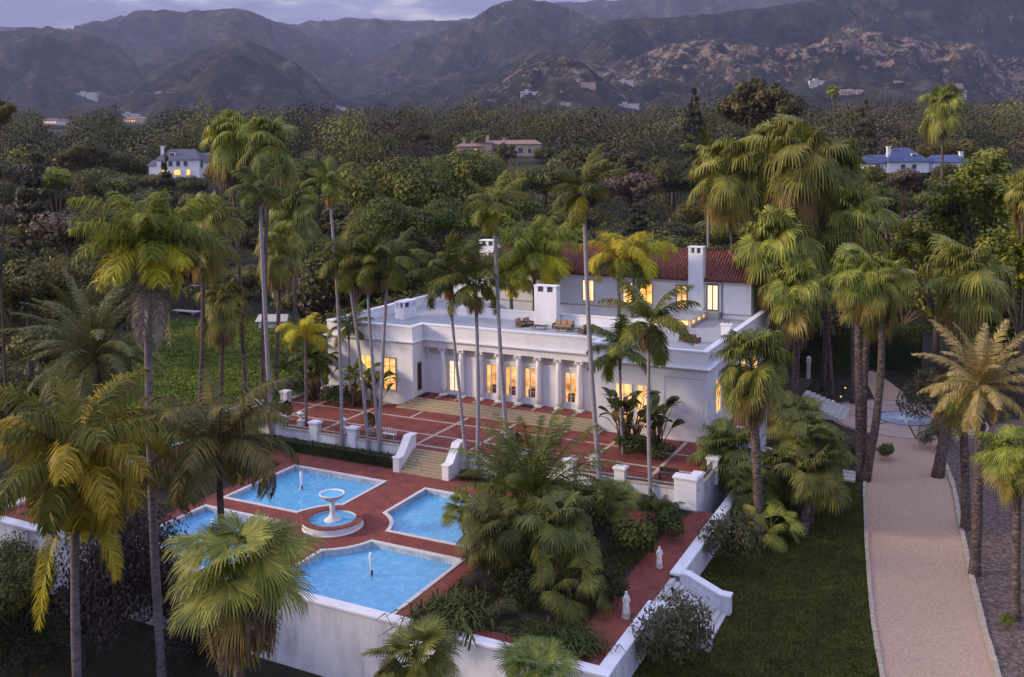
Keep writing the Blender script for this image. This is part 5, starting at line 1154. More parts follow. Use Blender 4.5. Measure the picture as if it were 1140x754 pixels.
# the far valley wood reads as one mass
tints = []; rng = np.random.default_rng(77); q = Q(); mats_ = ['oak', 'euc', 'lime', 'bare', 'pine']
for mi, (mname, share) in enumerate(zip(mats_, (1500, 900, 240, 420, 340))):
    t = 345 + 1500 * rng.random(share) ** 1.35; px = rng.uniform(-160, 1300, share)
    Pp = np.array([at_t(a, 300, b2) for a, b2 in zip(px, t)]); g = gz(Pp[:, 0], Pp[:, 1])
    keep = ~((px > 490) & (px < 622) & (t < 412)); Pp, g, px, t = Pp[keep], g[keep], px[keep], t[keep]
    R_ = rng.uniform(3.4, 10.0, len(t)) * (1 + (t - 345) / 2500); Hh = R_ * rng.uniform(.7, 1.3, len(t)) * np.where(rng.random(len(t)) < .12, 1.45, 1)
    cent = np.stack([Pp[:, 0], Pp[:, 1], g + Hh * .75], 1)
    for c_, r_, h_, tt_ in zip(cent, R_, Hh, t):
        v = c_ + [0, 0, h_ * .8] - CAM; fd = v @ FW; tx = PX0 + FPX * (v @ RT) / fd; ty = PY0 - FPX * (v @ UP) / fd; rp_ = r_ * FPX / fd
        if any(abs(tx - a) < b2 * .5 + rp_ * .6 and tt_ < d_ + 5 and ty < yy + 1.5 for a, yy, b2, d_ in SMH): continue
        tn = float(np.clip(rng.normal(.42, .24), 0, 1)); n0_ = len(q.V)
        n_ = int(9 * r_ ** 2) if tt_ < 600 else (int(3.2 * r_ ** 2) if tt_ < 1000 else int(1.2 * r_ ** 2) + 8)
        q.add(*leaf_cloud([c_, c_ + [r_ * .5, r_ * .2, h_ * .2], c_ + [-r_ * .5, -.2 * r_, -h_ * .1]], [(r_ * .75, r_ * .75, h_ * .8)] * 3, n_, .46 if tt_ < 600 else (.72 if tt_ < 1000 else 1.25), rng, .8, up=.15, out_=1.3, noise_=.4, aspect=.75), mi=mi); tints.append(np.full(n_, tn))
fwm = q.mesh('far_woods', [FWM[a] for a in mats_]); at_ = fwm.attributes.new('tint', 'FLOAT', 'FACE'); at_.data.foreach_set('value', np.concatenate(tints).astype(np.float32))
tag(link('far_woods', fwm), 'mixed woodland filling the valley between the villa and the mountains', 'woods', None, 'stuff')

# ------------------------------------------------------------------ shrubs, hedges, paddle leaved plants
BUSH = {}
def bush_mesh(name, mat, seed, n, size, R=1.0, flat=.8, shell=.6, aspect=.45, up=.3):
    rng = np.random.default_rng(seed); cs, rs = [], []
    for i in range(9):
        d = nrm(rng.normal(size=3)); d[2] = abs(d[2]) * .8; cs.append(d * [.55, .55, .5] * R + [0, 0, .45]); s = rng.uniform(.32, .5) * R; rs.append((s, s, s * flat))
    q = Q(); q.add(*leaf_cloud(cs, rs, n, size, rng, shell, aspect, up)); return q.mesh(name, [mat])
BUSH['shrub'] = [bush_mesh('shrub', M['shrub'], 200 + i, 1500, .075) for i in range(3)]
BUSH['olive'] = [bush_mesh('olive_bush', M['olive'], 210 + i, 2600, .05, 1.0, .9, .5, .4) for i in range(2)]
BUSH['dark'] = [bush_mesh('dark_shrub', M['hedge'], 220, 1900, .06)]
BUSH['purple'] = [bush_mesh('plum_shrub', M['purple'], 230, 15000, .019, 1.0, 1.0, .3, .6)]
BUSH['big'] = [bush_mesh('leafy_shrub', M['shrub'], 231, 12000, .024, 1.0, .9, .5, .55)]
BUSH['big_dark'] = [bush_mesh('dark_leafy_shrub', M['hedge'], 232, 12000, .022, 1.0, .9, .5, .55)]
BUSH['grey'] = [bush_mesh('grey_shrub', M['olive'], 240, 3000, .05, 1.0, 1.0, .45, .35)]
BUSH['lime'] = [bush_mesh('bright_shrub', M['lime'], 250, 1200, .07)]
def strap_mesh(name, mat, seed, n, L):
    rng = np.random.default_rng(seed); q = Q()
    o = rng.normal(size=(n, 3)) * [.5, .5, 0]; az = rng.uniform(0, 6.28, n); d = np.stack([np.cos(az), np.sin(az), np.zeros(n)], 1); sd = np.stack([-np.sin(az), np.cos(az), np.zeros(n)], 1) * .035
    l = L * rng.uniform(.6, 1.1, n)[:, None]; m_ = o + d * l * .3 + Zv * l * .75; e_ = o + d * l * .85 + Zv * l * .55
    q.add(o + sd, o - sd, m_ - sd, m_ + sd); q.add(m_ + sd, m_ - sd, e_ - sd * .2, e_ + sd * .2); return q.mesh(name, [mat])
BUSH['strap'] = [strap_mesh('strap_leaf_clump', M['shrub'], 260 + i, 420, 1.0) for i in range(2)]
BC = {}
def bush(kind, label, p, r, zs=1.0, group=None, cat='shrub'):
    i = BC.get(kind, 0); BC[kind] = i + 1
    o = link('shrub', BUSH[kind][i % len(BUSH[kind])]); o.location = tuple(p); o.scale = (r, r, r * zs); o.rotation_euler = (0, 0, random.uniform(0, 6.28)); return tag(o, label, cat, group)
def bush_px(kind, label, px, py, z, rpx, zs=1.0, **k):
    p = at_z(px, py, z); return bush(kind, label, p, rpx * depth(p) / FPX, zs, **k)
for a in [('olive', 'grey green bush against the outside of the right wall, above the side steps', 812, 640, GL, 44, 1.45), ('olive', 'bigger grey green bush in front of the right wall, below the side steps', 752, 745, GL, 54, 1.5),
          ('shrub', 'small leafy shrub at the foot of the rough trunked palm clump', 838, 590, GL, 20, .9), ('dark', 'dark shrub between the rough trunks of the palm clump', 868, 582, GL, 22, 1.1), ('shrub', 'leafy shrub behind the rough trunked palm clump, by the low steps', 906, 560, GL, 20, 1.2),
          ('grey', 'tall grey olive bush at the right of the round paved court', 1030, 470, GL, 34, 1.5), ('grey', 'second grey olive bush overhanging the drive edge', 1042, 500, GL, 24, 1.2),
          ('purple', 'large plum coloured shrub before the white wall at the lower left', 140, 745, -6.2, 92, 1.75), ('purple', 'smaller plum coloured shrub behind the fan palm at the lower left', 215, 752, -6.2, 60, 1.2),
          ('big_dark', 'dark shrub filling the bottom left corner', 20, 750, -6.4, 70, 1.1), ('big', 'leafy dark shrub under the white wall at the left edge', 10, 690, -6.4, 62, 1.3),
          ('lime', 'single bright green tuft on the mulch at the right', 1120, 698, GL, 11, 1.3), ('dark', 'dark shrub by the white step at the end of the lawn', 948, 520, GL, 18, 1.4), ('shrub', 'leafy shrub at the foot of the three rough trunks', 985, 512, GL, 14, 1.2)]:
    bush_px(*a)
# shrubs of the right bed
for a in [('strap', 'broad clump of strap leaves beside the near pool corner', 497, 698, .02, 34, .9), ('strap', 'strap leaf clump near the front wall by the young palm', 640, 722, .02, 26, .8), ('strap', 'strap leaf clump at the front of the bed, left of the palm', 600, 722, .02, 24, .7),
          ('shrub', 'round dark green shrub beside the upper marble statue', 705, 620, .02, 34, 1.1), ('shrub', 'round green shrub behind the statue towards the hedge', 742, 598, .02, 28, 1.0), ('dark', 'dark shrub beside the lower marble statue', 672, 672, .02, 30, 1.2),
          ('dark', 'low dark shrub under the big feather palm', 590, 672, .02, 34, 1.0), ('olive', 'brownish low shrub in the middle of the bed', 562, 692, .02, 24, .8), ('purple', 'reddish low shrub under the slim trunked fan palm', 535, 660, .02, 22, .9),
          ('shrub', 'leafy shrub between the two fan palms', 602, 640, .02, 30, 1.2), ('dark', 'dark shrub at the back of the bed below the hedge', 650, 600, .02, 34, 1.2), ('shrub', 'small round shrub in the bed behind the fan palms', 580, 600, .02, 26, 1.1), ('olive', 'pale shrub at the pool side edge of the bed', 528, 630, .02, 18, 1.0)]:
    bush_px(*a)
for a in [('shrub', 'leafy shrub at the top of the left garden bed', 222, 508, .02, 24, 1.1), ('dark', 'dark shrub in the left garden beside the wall', 180, 525, .02, 30, 1.3), ('purple', 'dull purple shrub in the left garden', 150, 552, .02, 26, 1.2), ('shrub', 'low shrub in the left garden behind the trunk', 110, 570, .02, 26, 1.0), ('dark', 'dark shrub at the left garden corner', 60, 575, .02, 34, 1.2), ('shrub', 'leafy bush at the back of the left bed under the small fan palm', 262, 500, .02, 22, 1.0), ('dark', 'dark bush in the middle of the left bed', 205, 540, .02, 26, 1.2), ('olive', 'greyish low bush at the front of the left bed', 95, 600, .02, 24, .9), ('shrub', 'leafy bush in the left bed beside the left pool', 150, 585, .02, 30, 1.1)]:
    bush_px(*a)
p = at_z(108, 588, .02); o = bush('shrub', 'white flowering bush in the left garden corner', p, 1.1, .9)
rng = np.random.default_rng(5); q = Q(); q.add(*leaf_cloud([(0, 0, .5)], [(.9, .9, .6)], 60, .07, rng, .9)); link('blossom', q.mesh('blossom', [M['white_leaf']]), o)
def hedge(label, x0, x1, y0, y1, z0, h, mat='hedge', dens=26, size=.085, seed=0, cat='hedge', rz=0, loc=None):
    rng = np.random.default_rng(300 + seed); lx, ly = x1 - x0, y1 - y0; area = 2 * (lx + ly) * h + lx * ly; n = int(area * dens)
    P = rng.random((n, 3)) * [lx, ly, h]; f = rng.random(n); A = np.array([lx * h, lx * h, ly * h, ly * h, lx * ly]); c = np.cumsum(A / A.sum()); w_ = np.searchsorted(c, f); j = rng.normal(0, .05, n)
    P[:, 1] = np.where(w_ == 0, j, np.where(w_ == 1, ly + j, P[:, 1])); P[:, 0] = np.where(w_ == 2, j, np.where(w_ == 3, lx + j, P[:, 0])); P[:, 2] = np.where(w_ == 4, h + j * 1.3, P[:, 2])
    P = P - [lx / 2, ly / 2, 0]; nv = nrm(rng.normal(size=(n, 3)) + Zv * .3); a = nrm(np.cross(nv, rng.normal(size=(n, 3)))); b2 = np.cross(nv, a); s = size * rng.uniform(.6, 1.4, n)[:, None]
    q = Q(); q.add(P - a * s, P - b2 * s * .6, P + a * s, P + b2 * s * .6)
    e0 = .06; bx = np.array([[-lx / 2 + e0, -ly / 2 + e0, 0], [lx / 2 - e0, ly / 2 - e0, h - e0]])
    v = np.array([[bx[i][0], bx[j_][1], bx[k][2]] for k in (0, 1) for j_ in (0, 1) for i in (0, 1)])
    for f4 in ((4, 5, 7, 6), (0, 1, 5, 4), (2, 6, 7, 3), (0, 4, 6, 2), (1, 3, 7, 5)): q.add(*[v[i][None] for i in f4])
    o = link('hedge', q.mesh('hedge', [M[mat]])); o.location = (x0 + lx / 2, y0 + ly / 2, z0); o.rotation_euler = (0, 0, rz); return tag(o, label, cat)
hedge('long clipped hedge below the balustrade on the left of the stairs', -21.8, -3.6, 12.8, 13.9, 0, .95, seed=1)
hedge('long clipped hedge below the balustrade on the right of the stairs', 7.5, 20.3, 12.8, 13.9, 0, .95, seed=2)
bush('dark', 'rounded clipped bush right beside the stairs', (4.3, 13.2, 0), 1.05, .85)
bush('dark', 'rounded clipped bush at the right end of the balustrade', (21.6, 13.2, 0), 1.0, .95)
a = at_z(903, 416, GL); b_ = at_z(946, 421, GL)
hedge('tall clipped hedge lit yellow by a lamp behind the garden palms', a[0] - 2, b_[0], a[1] + 2, a[1] + 3.6, GL, 6.2, 'hedge', 16, .14, 3)
a = at_z(962, 420, GL); b_ = at_z(1015, 416, GL)
hedge('tall dark clipped hedge along the curved path', a[0], b_[0] + 1, a[1] + 6, a[1] + 7.6, GL, 6.0, 'hedge', 16, .14, 4)
def scatter(name, label, n, size, mat, fn, up, hgt, seed, aspect=.35):
    rng = np.random.default_rng(seed); P = fn(rng, n); n = len(P); P[:, 2] += rng.random(n) * hgt
    nv = nrm(rng.normal(size=(n, 3)) + Zv * up); a = nrm(np.cross(nv, rng.normal(size=(n, 3)))); b2 = np.cross(nv, a); s = size * rng.uniform(.5, 1.4, n)[:, None]
    q = Q(); q.add(P - a * s, P - b2 * s * aspect, P + a * s, P + b2 * s * aspect); return tag(link(name, q.mesh(name, [mat])), label, name.replace('_', ' '), None, 'stuff')
def in_rect(x0, x1, y0, y1, z):
    return lambda rng, n: np.stack([rng.uniform(x0, x1, n), rng.uniform(y0, y1, n), np.full(n, z)], 1)
def clumpy(f, sc, thr):
    def g(rng, n):
        P = f(rng, n); k = np.array([mnoise.fractal((a / sc, b / sc, 2.2), .9, 2.1, 3) for a, b in P[:, :2]]); return P[k > thr]
    return g
M['grass'] = leaf('grass_blade', (.026, .034, .004), (.066, .076, .010), (.125, .13, .024), tr=.15, hue=0, val=0, scale=.5)
M['clover'] = leaf('clover_blade', (.045, .072, .005), (.125, .175, .014), (.25, .30, .04), tr=.15, hue=0, val=0, scale=.4)
def lawn_pts(rng, n):
    P = np.stack([rng.uniform(25.9, 38.6, n), rng.uniform(-14, 31.4, n), np.full(n, GL + .02)], 1)
    return P[P[:, 0] < np.interp(P[:, 1], [-14, -9, -.5, 6, 12, 20, 30, 31.6], [39, 38.8, 38.0, 37.0, 36.0, 34.7, 33.3, 33.0])]
scatter('grass', 'short mown grass on the dark lawn between garden wall and drive', 110000, .075, M['grass'], lawn_pts, .5, .05, 401)
mpoly = [at_z(a, b, GL)[:2] for a, b in [(100, 470), (95, 410), (150, 374), (180, 350), (298, 352), (345, 375), (365, 420), (325, 445), (245, 466), (190, 492)]]
def meadow_pts(rng, n):
    A = np.array(mpoly); lo, hi = A.min(0), A.max(0); P = rng.uniform(lo, hi, (n, 2)); ins = np.zeros(n, bool)
    for i in range(len(A)):
        (x1, y1), (x2, y2) = A[i], A[(i + 1) % len(A)]; c = ((y1 > P[:, 1]) != (y2 > P[:, 1])) & (P[:, 0] < (x2 - x1) * (P[:, 1] - y1) / (y2 - y1 + 1e-12) + x1); ins ^= c
    P = P[ins]; return np.stack([P[:, 0], P[:, 1], np.full(len(P), GL + .04)], 1)
scatter('meadow_grass', 'lush clover and grass on the lawn left of the terrace', 150000, .17, M['clover'], meadow_pts, .6, .14, 402, .6)
scatter('ground_cover', 'low leafy ground cover between the shrubs of the right garden bed', 26000, .085, M['shrub'], clumpy(in_rect(13.2, 22.5, -8.5, 9.5, .02), 2.2, -.12), .4, .38, 403, .5)
scatter('ground_cover', 'low leafy ground cover in the left garden bed', 22000, .085, M['shrub'], clumpy(in_rect(-23.5, -13.2, -8.5, 9.5, .02), 2.6, -.05), .4, .38, 404, .5)
scatter('leaf_litter', 'fallen leaves and twigs scattered over the bark mulch', 14000, .07, M['skirt'], lambda rng, n: (lambda P: P[P[:, 0] > np.interp(P[:, 1], [-10, 2, 10, 20, 33, 47], [45.6, 44.6, 43.8, 42.9, 41.2, 39.9])])(np.stack([rng.uniform(40, 62, n), rng.uniform(-8, 48, n), np.full(n, GL + .03)], 1)), 1.2, .04, 405, .4)
# giant paddle leaved plants
def paddle(label, pos, n, hh, seed, spread=1.6):
    rng = np.random.default_rng(seed); root = thing('paddle_leaf_plant', label, 'plant', pos); st_ = MB(); q = Q()
    for i in range(n):
        az = rng.uniform(0, 6.28); r0 = rng.uniform(.1, .7) * spread * .5; h = hh * rng.uniform(.45, 1); lean = rng.uniform(.2, 1) * spread
        b0 = np.array([r0 * math.cos(az * 1.7), r0 * math.sin(az * 1.7), 0]); t1 = b0 + np.array([lean * math.cos(az) * .8, lean * math.sin(az) * .8, h])
        st_.tube([b0, (b0 + t1) / 2 + np.array([-.1 * math.cos(az), -.1 * math.sin(az), .1]), t1], [.09, .05, .025], 5)
        L = rng.uniform(1.1, 1.9); W = L * .24; K = 6; u = np.linspace(0, 1, K + 1); th = rng.uniform(.5, 1.3) - u * rng.uniform(.8, 1.7)
        dd = np.stack([np.cos(th) * math.cos(az), np.cos(th) * math.sin(az), np.sin(th)], 1); Pp = t1 + np.concatenate([[np.zeros(3)], np.cumsum(dd[:-1] * L / K, 0)])
        tw = rng.normal(0, .5); sd = np.array([-math.sin(az) * math.cos(tw), math.cos(az) * math.cos(tw), math.sin(tw)]); wd = (np.sin(np.clip(u * .9 + .1, 0, 1) * math.pi) ** .6 * W)[:, None]; fold = np.array([0, 0, .18]) * wd
        q.add(Pp[:-1], Pp[:-1] + sd * wd[:-1] + fold[:-1], Pp[1:] + sd * wd[1:] + fold[1:], Pp[1:]); q.add(Pp[:-1], Pp[1:], Pp[1:] - sd * wd[1:] + fold[1:], Pp[:-1] - sd * wd[:-1] + fold[:-1])
    st_.build('stem', M['boot'], root, smooth=True, local=True); link('foliage', q.mesh('foliage', [M['banana']]), root)
def on_t(px, y, z=TZ): return on_y(px, y, z)
paddle('large clump of paddle leaves against the right wing of the villa', on_t(700, 22.5), 46, 4.6, 1, 2.6)
paddle('paddle leaf clump right next to the larger one, under the dark feathery palm', on_t(730, 22.8), 26, 4.2, 2, 1.8)
paddle('paddle leaf plant before the lit left window of the villa', on_t(398, 24.0), 22, 4.6, 3, 1.6)
paddle('paddle leaf plant at the far left end of the villa front', on_t(350, 24.5), 24, 5.0, 4, 2.0)
paddle('paddle leaf plant between the two left windows of the villa', on_t(418, 24.6), 14, 3.6, 5, 1.4)
bush('dark', 'dark shrub bed at the foot of the left paddle leaf plants', on_t(378, 24.2), 2.6, .7)
bush('dark', 'dark shrub at the far left foot of the villa', on_t(335, 25.0), 2.4, .8)
bush('shrub', 'low ferny shrub at the foot of the right paddle leaf clump', on_t(705, 20.8), 2.2, .75)
bush('shrub', 'low ferny shrub under the small feather palm by the right wing', on_t(735, 21.0), 1.7, .75)
palm('king', 'small dark palm standing close to the left corner of the villa', (352, 400), ('y', 365, 24.5, TZ), 24, .12)
palm('king', 'small dark palm before the left wall of the villa, by the lit window', (388, 365), ('y', 390, 25.0, TZ), 24, .12)

# ------------------------------------------------------------------ things on the terrace, court and roof
def pot_topiary(label, p, h, conic=True, seed=0):
    r = thing('potted_topiary', label, 'potted plant', p)
    q = MB(); q.lathe([(.26, 0), (.28, .05), (.36, .42), (.42, .62), (.45, .64), (.45, .72), (.38, .72), (.36, .6)], n=18); q.build('pot', M['terracotta'], r, smooth=True, local=True)
    rng = np.random.default_rng(seed); n = 900; u = rng.random(n) ** .8; az = rng.uniform(0, 6.28, n); rad_ = (.50 * np.sin(np.clip(u * .82 + .16, 0, 1) * math.pi) ** .8)
    P = np.stack([rad_ * np.cos(az), rad_ * np.sin(az), .7 + u * h], 1); a = nrm(rng.normal(size=(n, 3))); b2 = nrm(np.cross(a, rng.normal(size=(n, 3)))); s = .055
    qq = Q(); qq.add(P - a * s, P - b2 * s, P + a * s, P + b2 * s); link('foliage', qq.mesh('foliage', [M['hedge']]), r)
pot_topiary('clipped cone bush in a white pot behind the left part of the balustrade', on_t(320, 16.2), 1.5, seed=1)
pot_topiary('clipped cone bush in a pot on the terrace left of the stairs', on_t(412, 16.3), 1.4, seed=2)
pot_topiary('clipped cone bush in a pot on the terrace right of the stairs', on_t(575, 16.4), 1.4, seed=3)
def urn(label, p):
    r = thing('garden_statue', label, 'statue', p); q = MB(); q.cbox(0, 0, 0, .5, .5, .5); q.cbox(0, 0, .502, .58, .58, .06); q.build('pedestal', M['marble'], r, local=True)
    q = MB(); q.lathe([(.12, .56), (.20, .60), (.10, .72), (.12, .8), (.30, 1.02), (.33, 1.2), (.36, 1.22), (.36, 1.27), (.2, 1.27), (.1, 1.4), (.03, 1.5)], n=18); q.build('urn', M['marble'], r, smooth=True, local=True)
urn('pale stone urn on a pedestal behind the left railing', on_t(335, 15.9)); urn('pale stone urn on a pedestal behind the right railing', on_t(661, 15.8)); urn('pale stone urn on a pedestal just left of the near stair pier', on_t(383, 15.8))
def statue(label, p, h, rz):
    r = thing('marble_statue', label, 'statue', p, None, rz); s = h / 1.9
    q = MB(); q.cbox(0, 0, 0, .42 * s, .42 * s, .22 * s); q.build('plinth', M['marble'], r, local=True)
    me = bpy.data.meshes.new('figure')
    J = [(0, 0, .95), (0, 0, 1.2), (0, .01, 1.42), (0, 0, 1.58), (0, -.01, 1.72), (.02, 0, 1.83), (.10, 0, .6), (.11, -.02, .24), (-.09, .03, .6), (-.09, .06, .24), (.20, 0, 1.46), (.27, -.05, 1.2), (.16, -.20, 1.12), (-.20, 0, 1.46), (-.26, .02, 1.2), (-.22, -.08, .98)]
    E_ = [(0, 1), (1, 2), (2, 3), (3, 4), (4, 5), (0, 6), (6, 7), (0, 8), (8, 9), (2, 10), (10, 11), (11, 12), (2, 13), (13, 14), (14, 15)]
    Rr = [.19, .16, .19, .075, .11, .09, .15, .17, .15, .17, .08, .06, .045, .08, .06, .045]
    me.from_pydata([(a * s, b2 * s, c * s) for a, b2, c in J], E_, []); me.materials.append(M['marble'])
    o = link('figure', me, r); sk = o.modifiers.new('skin', 'SKIN'); sk.use_smooth_shade = True
    for v, rv in zip(me.skin_vertices[0].data, Rr): v.radius = (rv * s, rv * s)
    me.skin_vertices[0].data[0].use_root = True
    sb = o.modifiers.new('sub', 'SUBSURF'); sb.levels = 1; sb.render_levels = 2
    q = MB(); q.lathe([(.26 * s, .22 * s), (.25 * s, .4 * s), (.21 * s, .8 * s), (.17 * s, 1.0 * s)], n=14); q.build('robe', M['marble'], r, smooth=True, local=True)
statue('white marble statue on the brick path close to the front wall corner', at_z(697, 688, 0), 1.7, 1.2)
statue('white marble statue on the brick path beside the opening to the side steps', at_z(734, 632, 0), 1.5, 1.0)
def armchair(label, p, rz, wd=.8, group=None, name='armchair', seats=1, cat='armchair'):
    r = thing(name, label, cat, p, group, rz); w2 = wd * seats / 2 + .08
    q = MB(); q.box(-w2, w2, -.40, .40, .12, .28); q.box(-w2, -w2 + .1, -.40, .40, .282, .58); q.box(w2 - .1, w2, -.40, .40, .282, .58); q.build('frame', M['wicker'], r, local=True)
    q = MB(); q.yz([(.30, .282), (.40, .282), (.52, .86), (.43, .88)], -w2 + .102, w2 - .102); q.build('backrest', M['wicker'], r, local=True)
    for k in range(seats):
        x0 = -wd * seats / 2 + wd * k; q = MB(); q.box(x0 + .02, x0 + wd - .02, -.40, .28, .285, .44); BV(q.build('seat_cushion', M['cushion'], r, local=True), .04)
        q = MB(); q.yz([(.16, .445), (.29, .445), (.44, .94), (.30, .97)], x0 + .03, x0 + wd - .03); BV(q.build('back_cushion', M['cushion'], r, local=True), .04)
    for sx in (-1, 1):
        for yy in (-.36, .36): q = MB(); q.cbox(sx * (w2 - .06), yy, 0, .06, .06, .118); q.build('leg', M['wicker'], r, local=True)
    return r
def dk(px, py): p = at_z(px, py, DK); return (p[0], p[1], DK + .003)
def ctable(label, p, a, b2, rz=0):
    r = thing('coffee_table', label, 'table', p, None, rz); q = MB(); q.box(-a / 2, a / 2, -b2 / 2, b2 / 2, .36, .42); BV(q.build('table_top', M['wicker'], r, local=True), .015)
    for sx in (-1, 1):
        for sy in (-1, 1): q = MB(); q.cbox(sx * (a / 2 - .07), sy * (b2 / 2 - .07), 0, .07, .07, .359); q.build('leg', M['wicker'], r, local=True)
sy0 = 36.9
def rx(px, y): p = on_y(px, y, DK + .45); return (p[0], y, DK + .003)
armchair('three seat tan sofa on the roof deck in front of the square chimney', rx(627, 37.6), 0, .72, None, 'sofa', 3, 'sofa')
armchair('tan armchair at the far left of the roof seating group', rx(580, 36.9), 1.4, .78); armchair('tan armchair second from the left, turned to the sofa', rx(588, 37.6), 1.1, .78)
armchair('tan armchair at the far right of the roof seating group', rx(656, 36.6), -1.5, .78); armchair('tan armchair right of the sofa, nearer to it', rx(650, 35.9), -1.9, .78)
ctable('low dark table before the left roof armchairs', rx(601, 36.4), 1.5, .8); ctable('low dark table in front of the roof sofa', rx(627, 36.2), 1.3, .7); ctable('low dark table between sofa and right armchairs', rx(641, 36.6), .9, .7)
armchair('tan two seat bench near the right edge of the roof deck', dk(768, 381), 2.9, .95, None, 'bench', 2, 'bench')
def white_bench(label, p, L=1.4):
    r = thing('garden_bench', label, 'bench', p); q = MB()
    q.box(-L / 2, L / 2, -.22, .22, .42, .46); q.build('seat', M['marble'], r, local=True); q = MB()
    for k in range(9): x = -L / 2 + L * k / 8; q.box(x - .02, x + .02, .18, .22, .462, .9 + .1 * math.sin(math.pi * k / 8))
    q.build('backrest', M['marble'], r, local=True)
    for sx in (-1, 1):
        for sy in (-.18, .18): q = MB(); q.cbox(sx * (L / 2 - .06), sy, 0, .05, .05, .419); q.build('leg', M['marble'], r, local=True)
white_bench('white lattice backed bench behind the railing left of the stairs', on_t(433, 16.0))
r = thing('dark_bench', 'dark bench behind the rightmost railing of the terrace', 'bench', on_t(744, 16.2)); 
MB().box(-.8, .8, -.2, .2, .40, .46).build('seat', M['iron'], r, local=True); MB().box(-.8, .8, .2, .25, .55, .9).build('backrest', M['iron'], r, local=True)
for sx in (-.7, .7): MB().box(sx - .03, sx + .03, -.18, .25, 0, .399).build('leg', M['iron'], r, local=True)
# steps and low walls on the right
gs = thing('garden_steps', 'pale stone garden steps climbing left from the round paved court', 'steps', (27, 55, GL))
q = MB()
for k in range(9): q.box(29.6 - .55 * (k + 1), 29.6 - .55 * k, 51.5, 57.0, -2.4, GL + .19 * (k + 1))
BV(q.build('treads', M['pale_step'], gs), .02, 1)
tag(MB().box(21.06, 24.6, 46, 63, -2.6, GL + 1.70).build('upper_garden', M['soil']), 'raised planted ground at the top of the garden steps', 'ground', None, 'structure')
q = MB(); q.box(28.2, 33.0, 31.7, 32.1, -2.2, GL + .2); q.box(28.2, 33.0, 32.102, 32.5, -2.2, GL + .4); q.box(28.2, 33.0, 32.502, 33.0, -2.2, GL + .6)
tag(q.build('low_steps', M['pale_step']), 'low white steps closing the top end of the dark lawn', 'steps')
q = MB(); q.box(28.2, 33.0, 33.003, 46, -2.2, GL + .5); tag(q.build('upper_bed', M['soil']), 'planted bed between the low steps and the round court', 'planting bed', None, 'structure')
for i, (x, y) in enumerate([(941, 437), (936, 447), (927, 452)]):
    p = at_z(x, y, GL + 1.7 if i > 3 else GL); r = thing('path_light', ['small glowing path light farthest up by the garden steps', 'small glowing path light in the middle by the garden steps', 'small glowing path light nearest the garden steps'][i], 'lamp', p)
    q = MB(); q.tube([(0, 0, 0), (0, 0, .5)], .03, 6); q.build('stake', M['iron'], r, local=True); q = MB(); q.lathe([(.09, .5), (.11, .6), (.02, .68)], n=10); q.build('lamp_shade', M['glow_strong'], r, local=True)
p = at_z(900, 432, GL); r = thing('stone_pedestal', 'slim pale stone pedestal with a ball beside the garden steps', 'pedestal', p)
q = MB(); q.cbox(0, 0, 0, .6, .6, .3); q.cbox(0, 0, .302, .42, .42, 3.0); q.cbox(0, 0, 3.304, .6, .6, .15); q.build('post', M['marble'], r, local=True); q = MB(); q.lathe([(.05, 3.454), (.28, 3.6), (.3, 3.78), (.2, 3.95), (.02, 4.05)], n=14); q.build('finial', M['marble'], r, smooth=True, local=True)
# uplights on the garden palms (the photo shows their orange glow)
for i, (x, y, e_) in enumerate([(911, 424, 260), (926, 408, 220)]):
    p = at_z(x, y, GL); l = bpy.data.lights.new('uplight', 'SPOT'); l.energy = e_; l.color = (1, .6, .2); l.spot_size = rad(70); l.shadow_soft_size = .1
    r = thing('garden_uplight', ['small uplight at the foot of the orange lit palm trunk', 'small uplight in front of the yellow lit hedge'][i], 'lamp', p); q = MB(); q.lathe([(.10, 0), (.13, .12), (.11, .14)], n=10); q.build('housing', M['iron'], r, local=True)
    o = bpy.data.objects.new('uplight_lamp', l); COL.objects.link(o); o.location = (p[0], p[1], p[2] + .3); o.rotation_euler = (rad(168), 0, 0)

# ------------------------------------------------------------------ houses in the valley and on the slopes
HZ = math.atan2(-FH[0], FH[1])
M['slate'] = surf('slate_roof', [(.3, (.075, .08, .11)), (.7, (.12, .125, .165))], .8, .7, .2, 6)
M['blue_roof'] = surf('blue_slate_roof', [(.3, (.05, .07, .16)), (.7, (.08, .105, .22))], .8, .7, .2, 6)
M['tan'] = surf('tan_stucco', [(.3, (.38, .28, .21)), (.7, (.48, .37, .29))], .5, .85)
M['tan_roof'] = surf('tan_tile_roof', [(.3, (.20, .13, .11)), (.7, (.30, .21, .18))], 1, .8, .3, 4)
M['win'] = surf('dark_window', [(.3, (.05, .06, .08)), (.7, (.10, .11, .14))], .4, .2)
def hroof(q, x0, x1, y0, y1, z0, z1, hip, mi=0):
    ym = (y0 + y1) / 2; q.add([(x0, y0, z0), (x1, y0, z0), (x1, y1, z0), (x0, y1, z0), (x0 + hip, ym, z1), (x1 - hip, ym, z1)], [(0, 1, 5, 4), (1, 2, 5), (2, 3, 4, 5), (3, 0, 4), (0, 3, 2, 1)], mi)
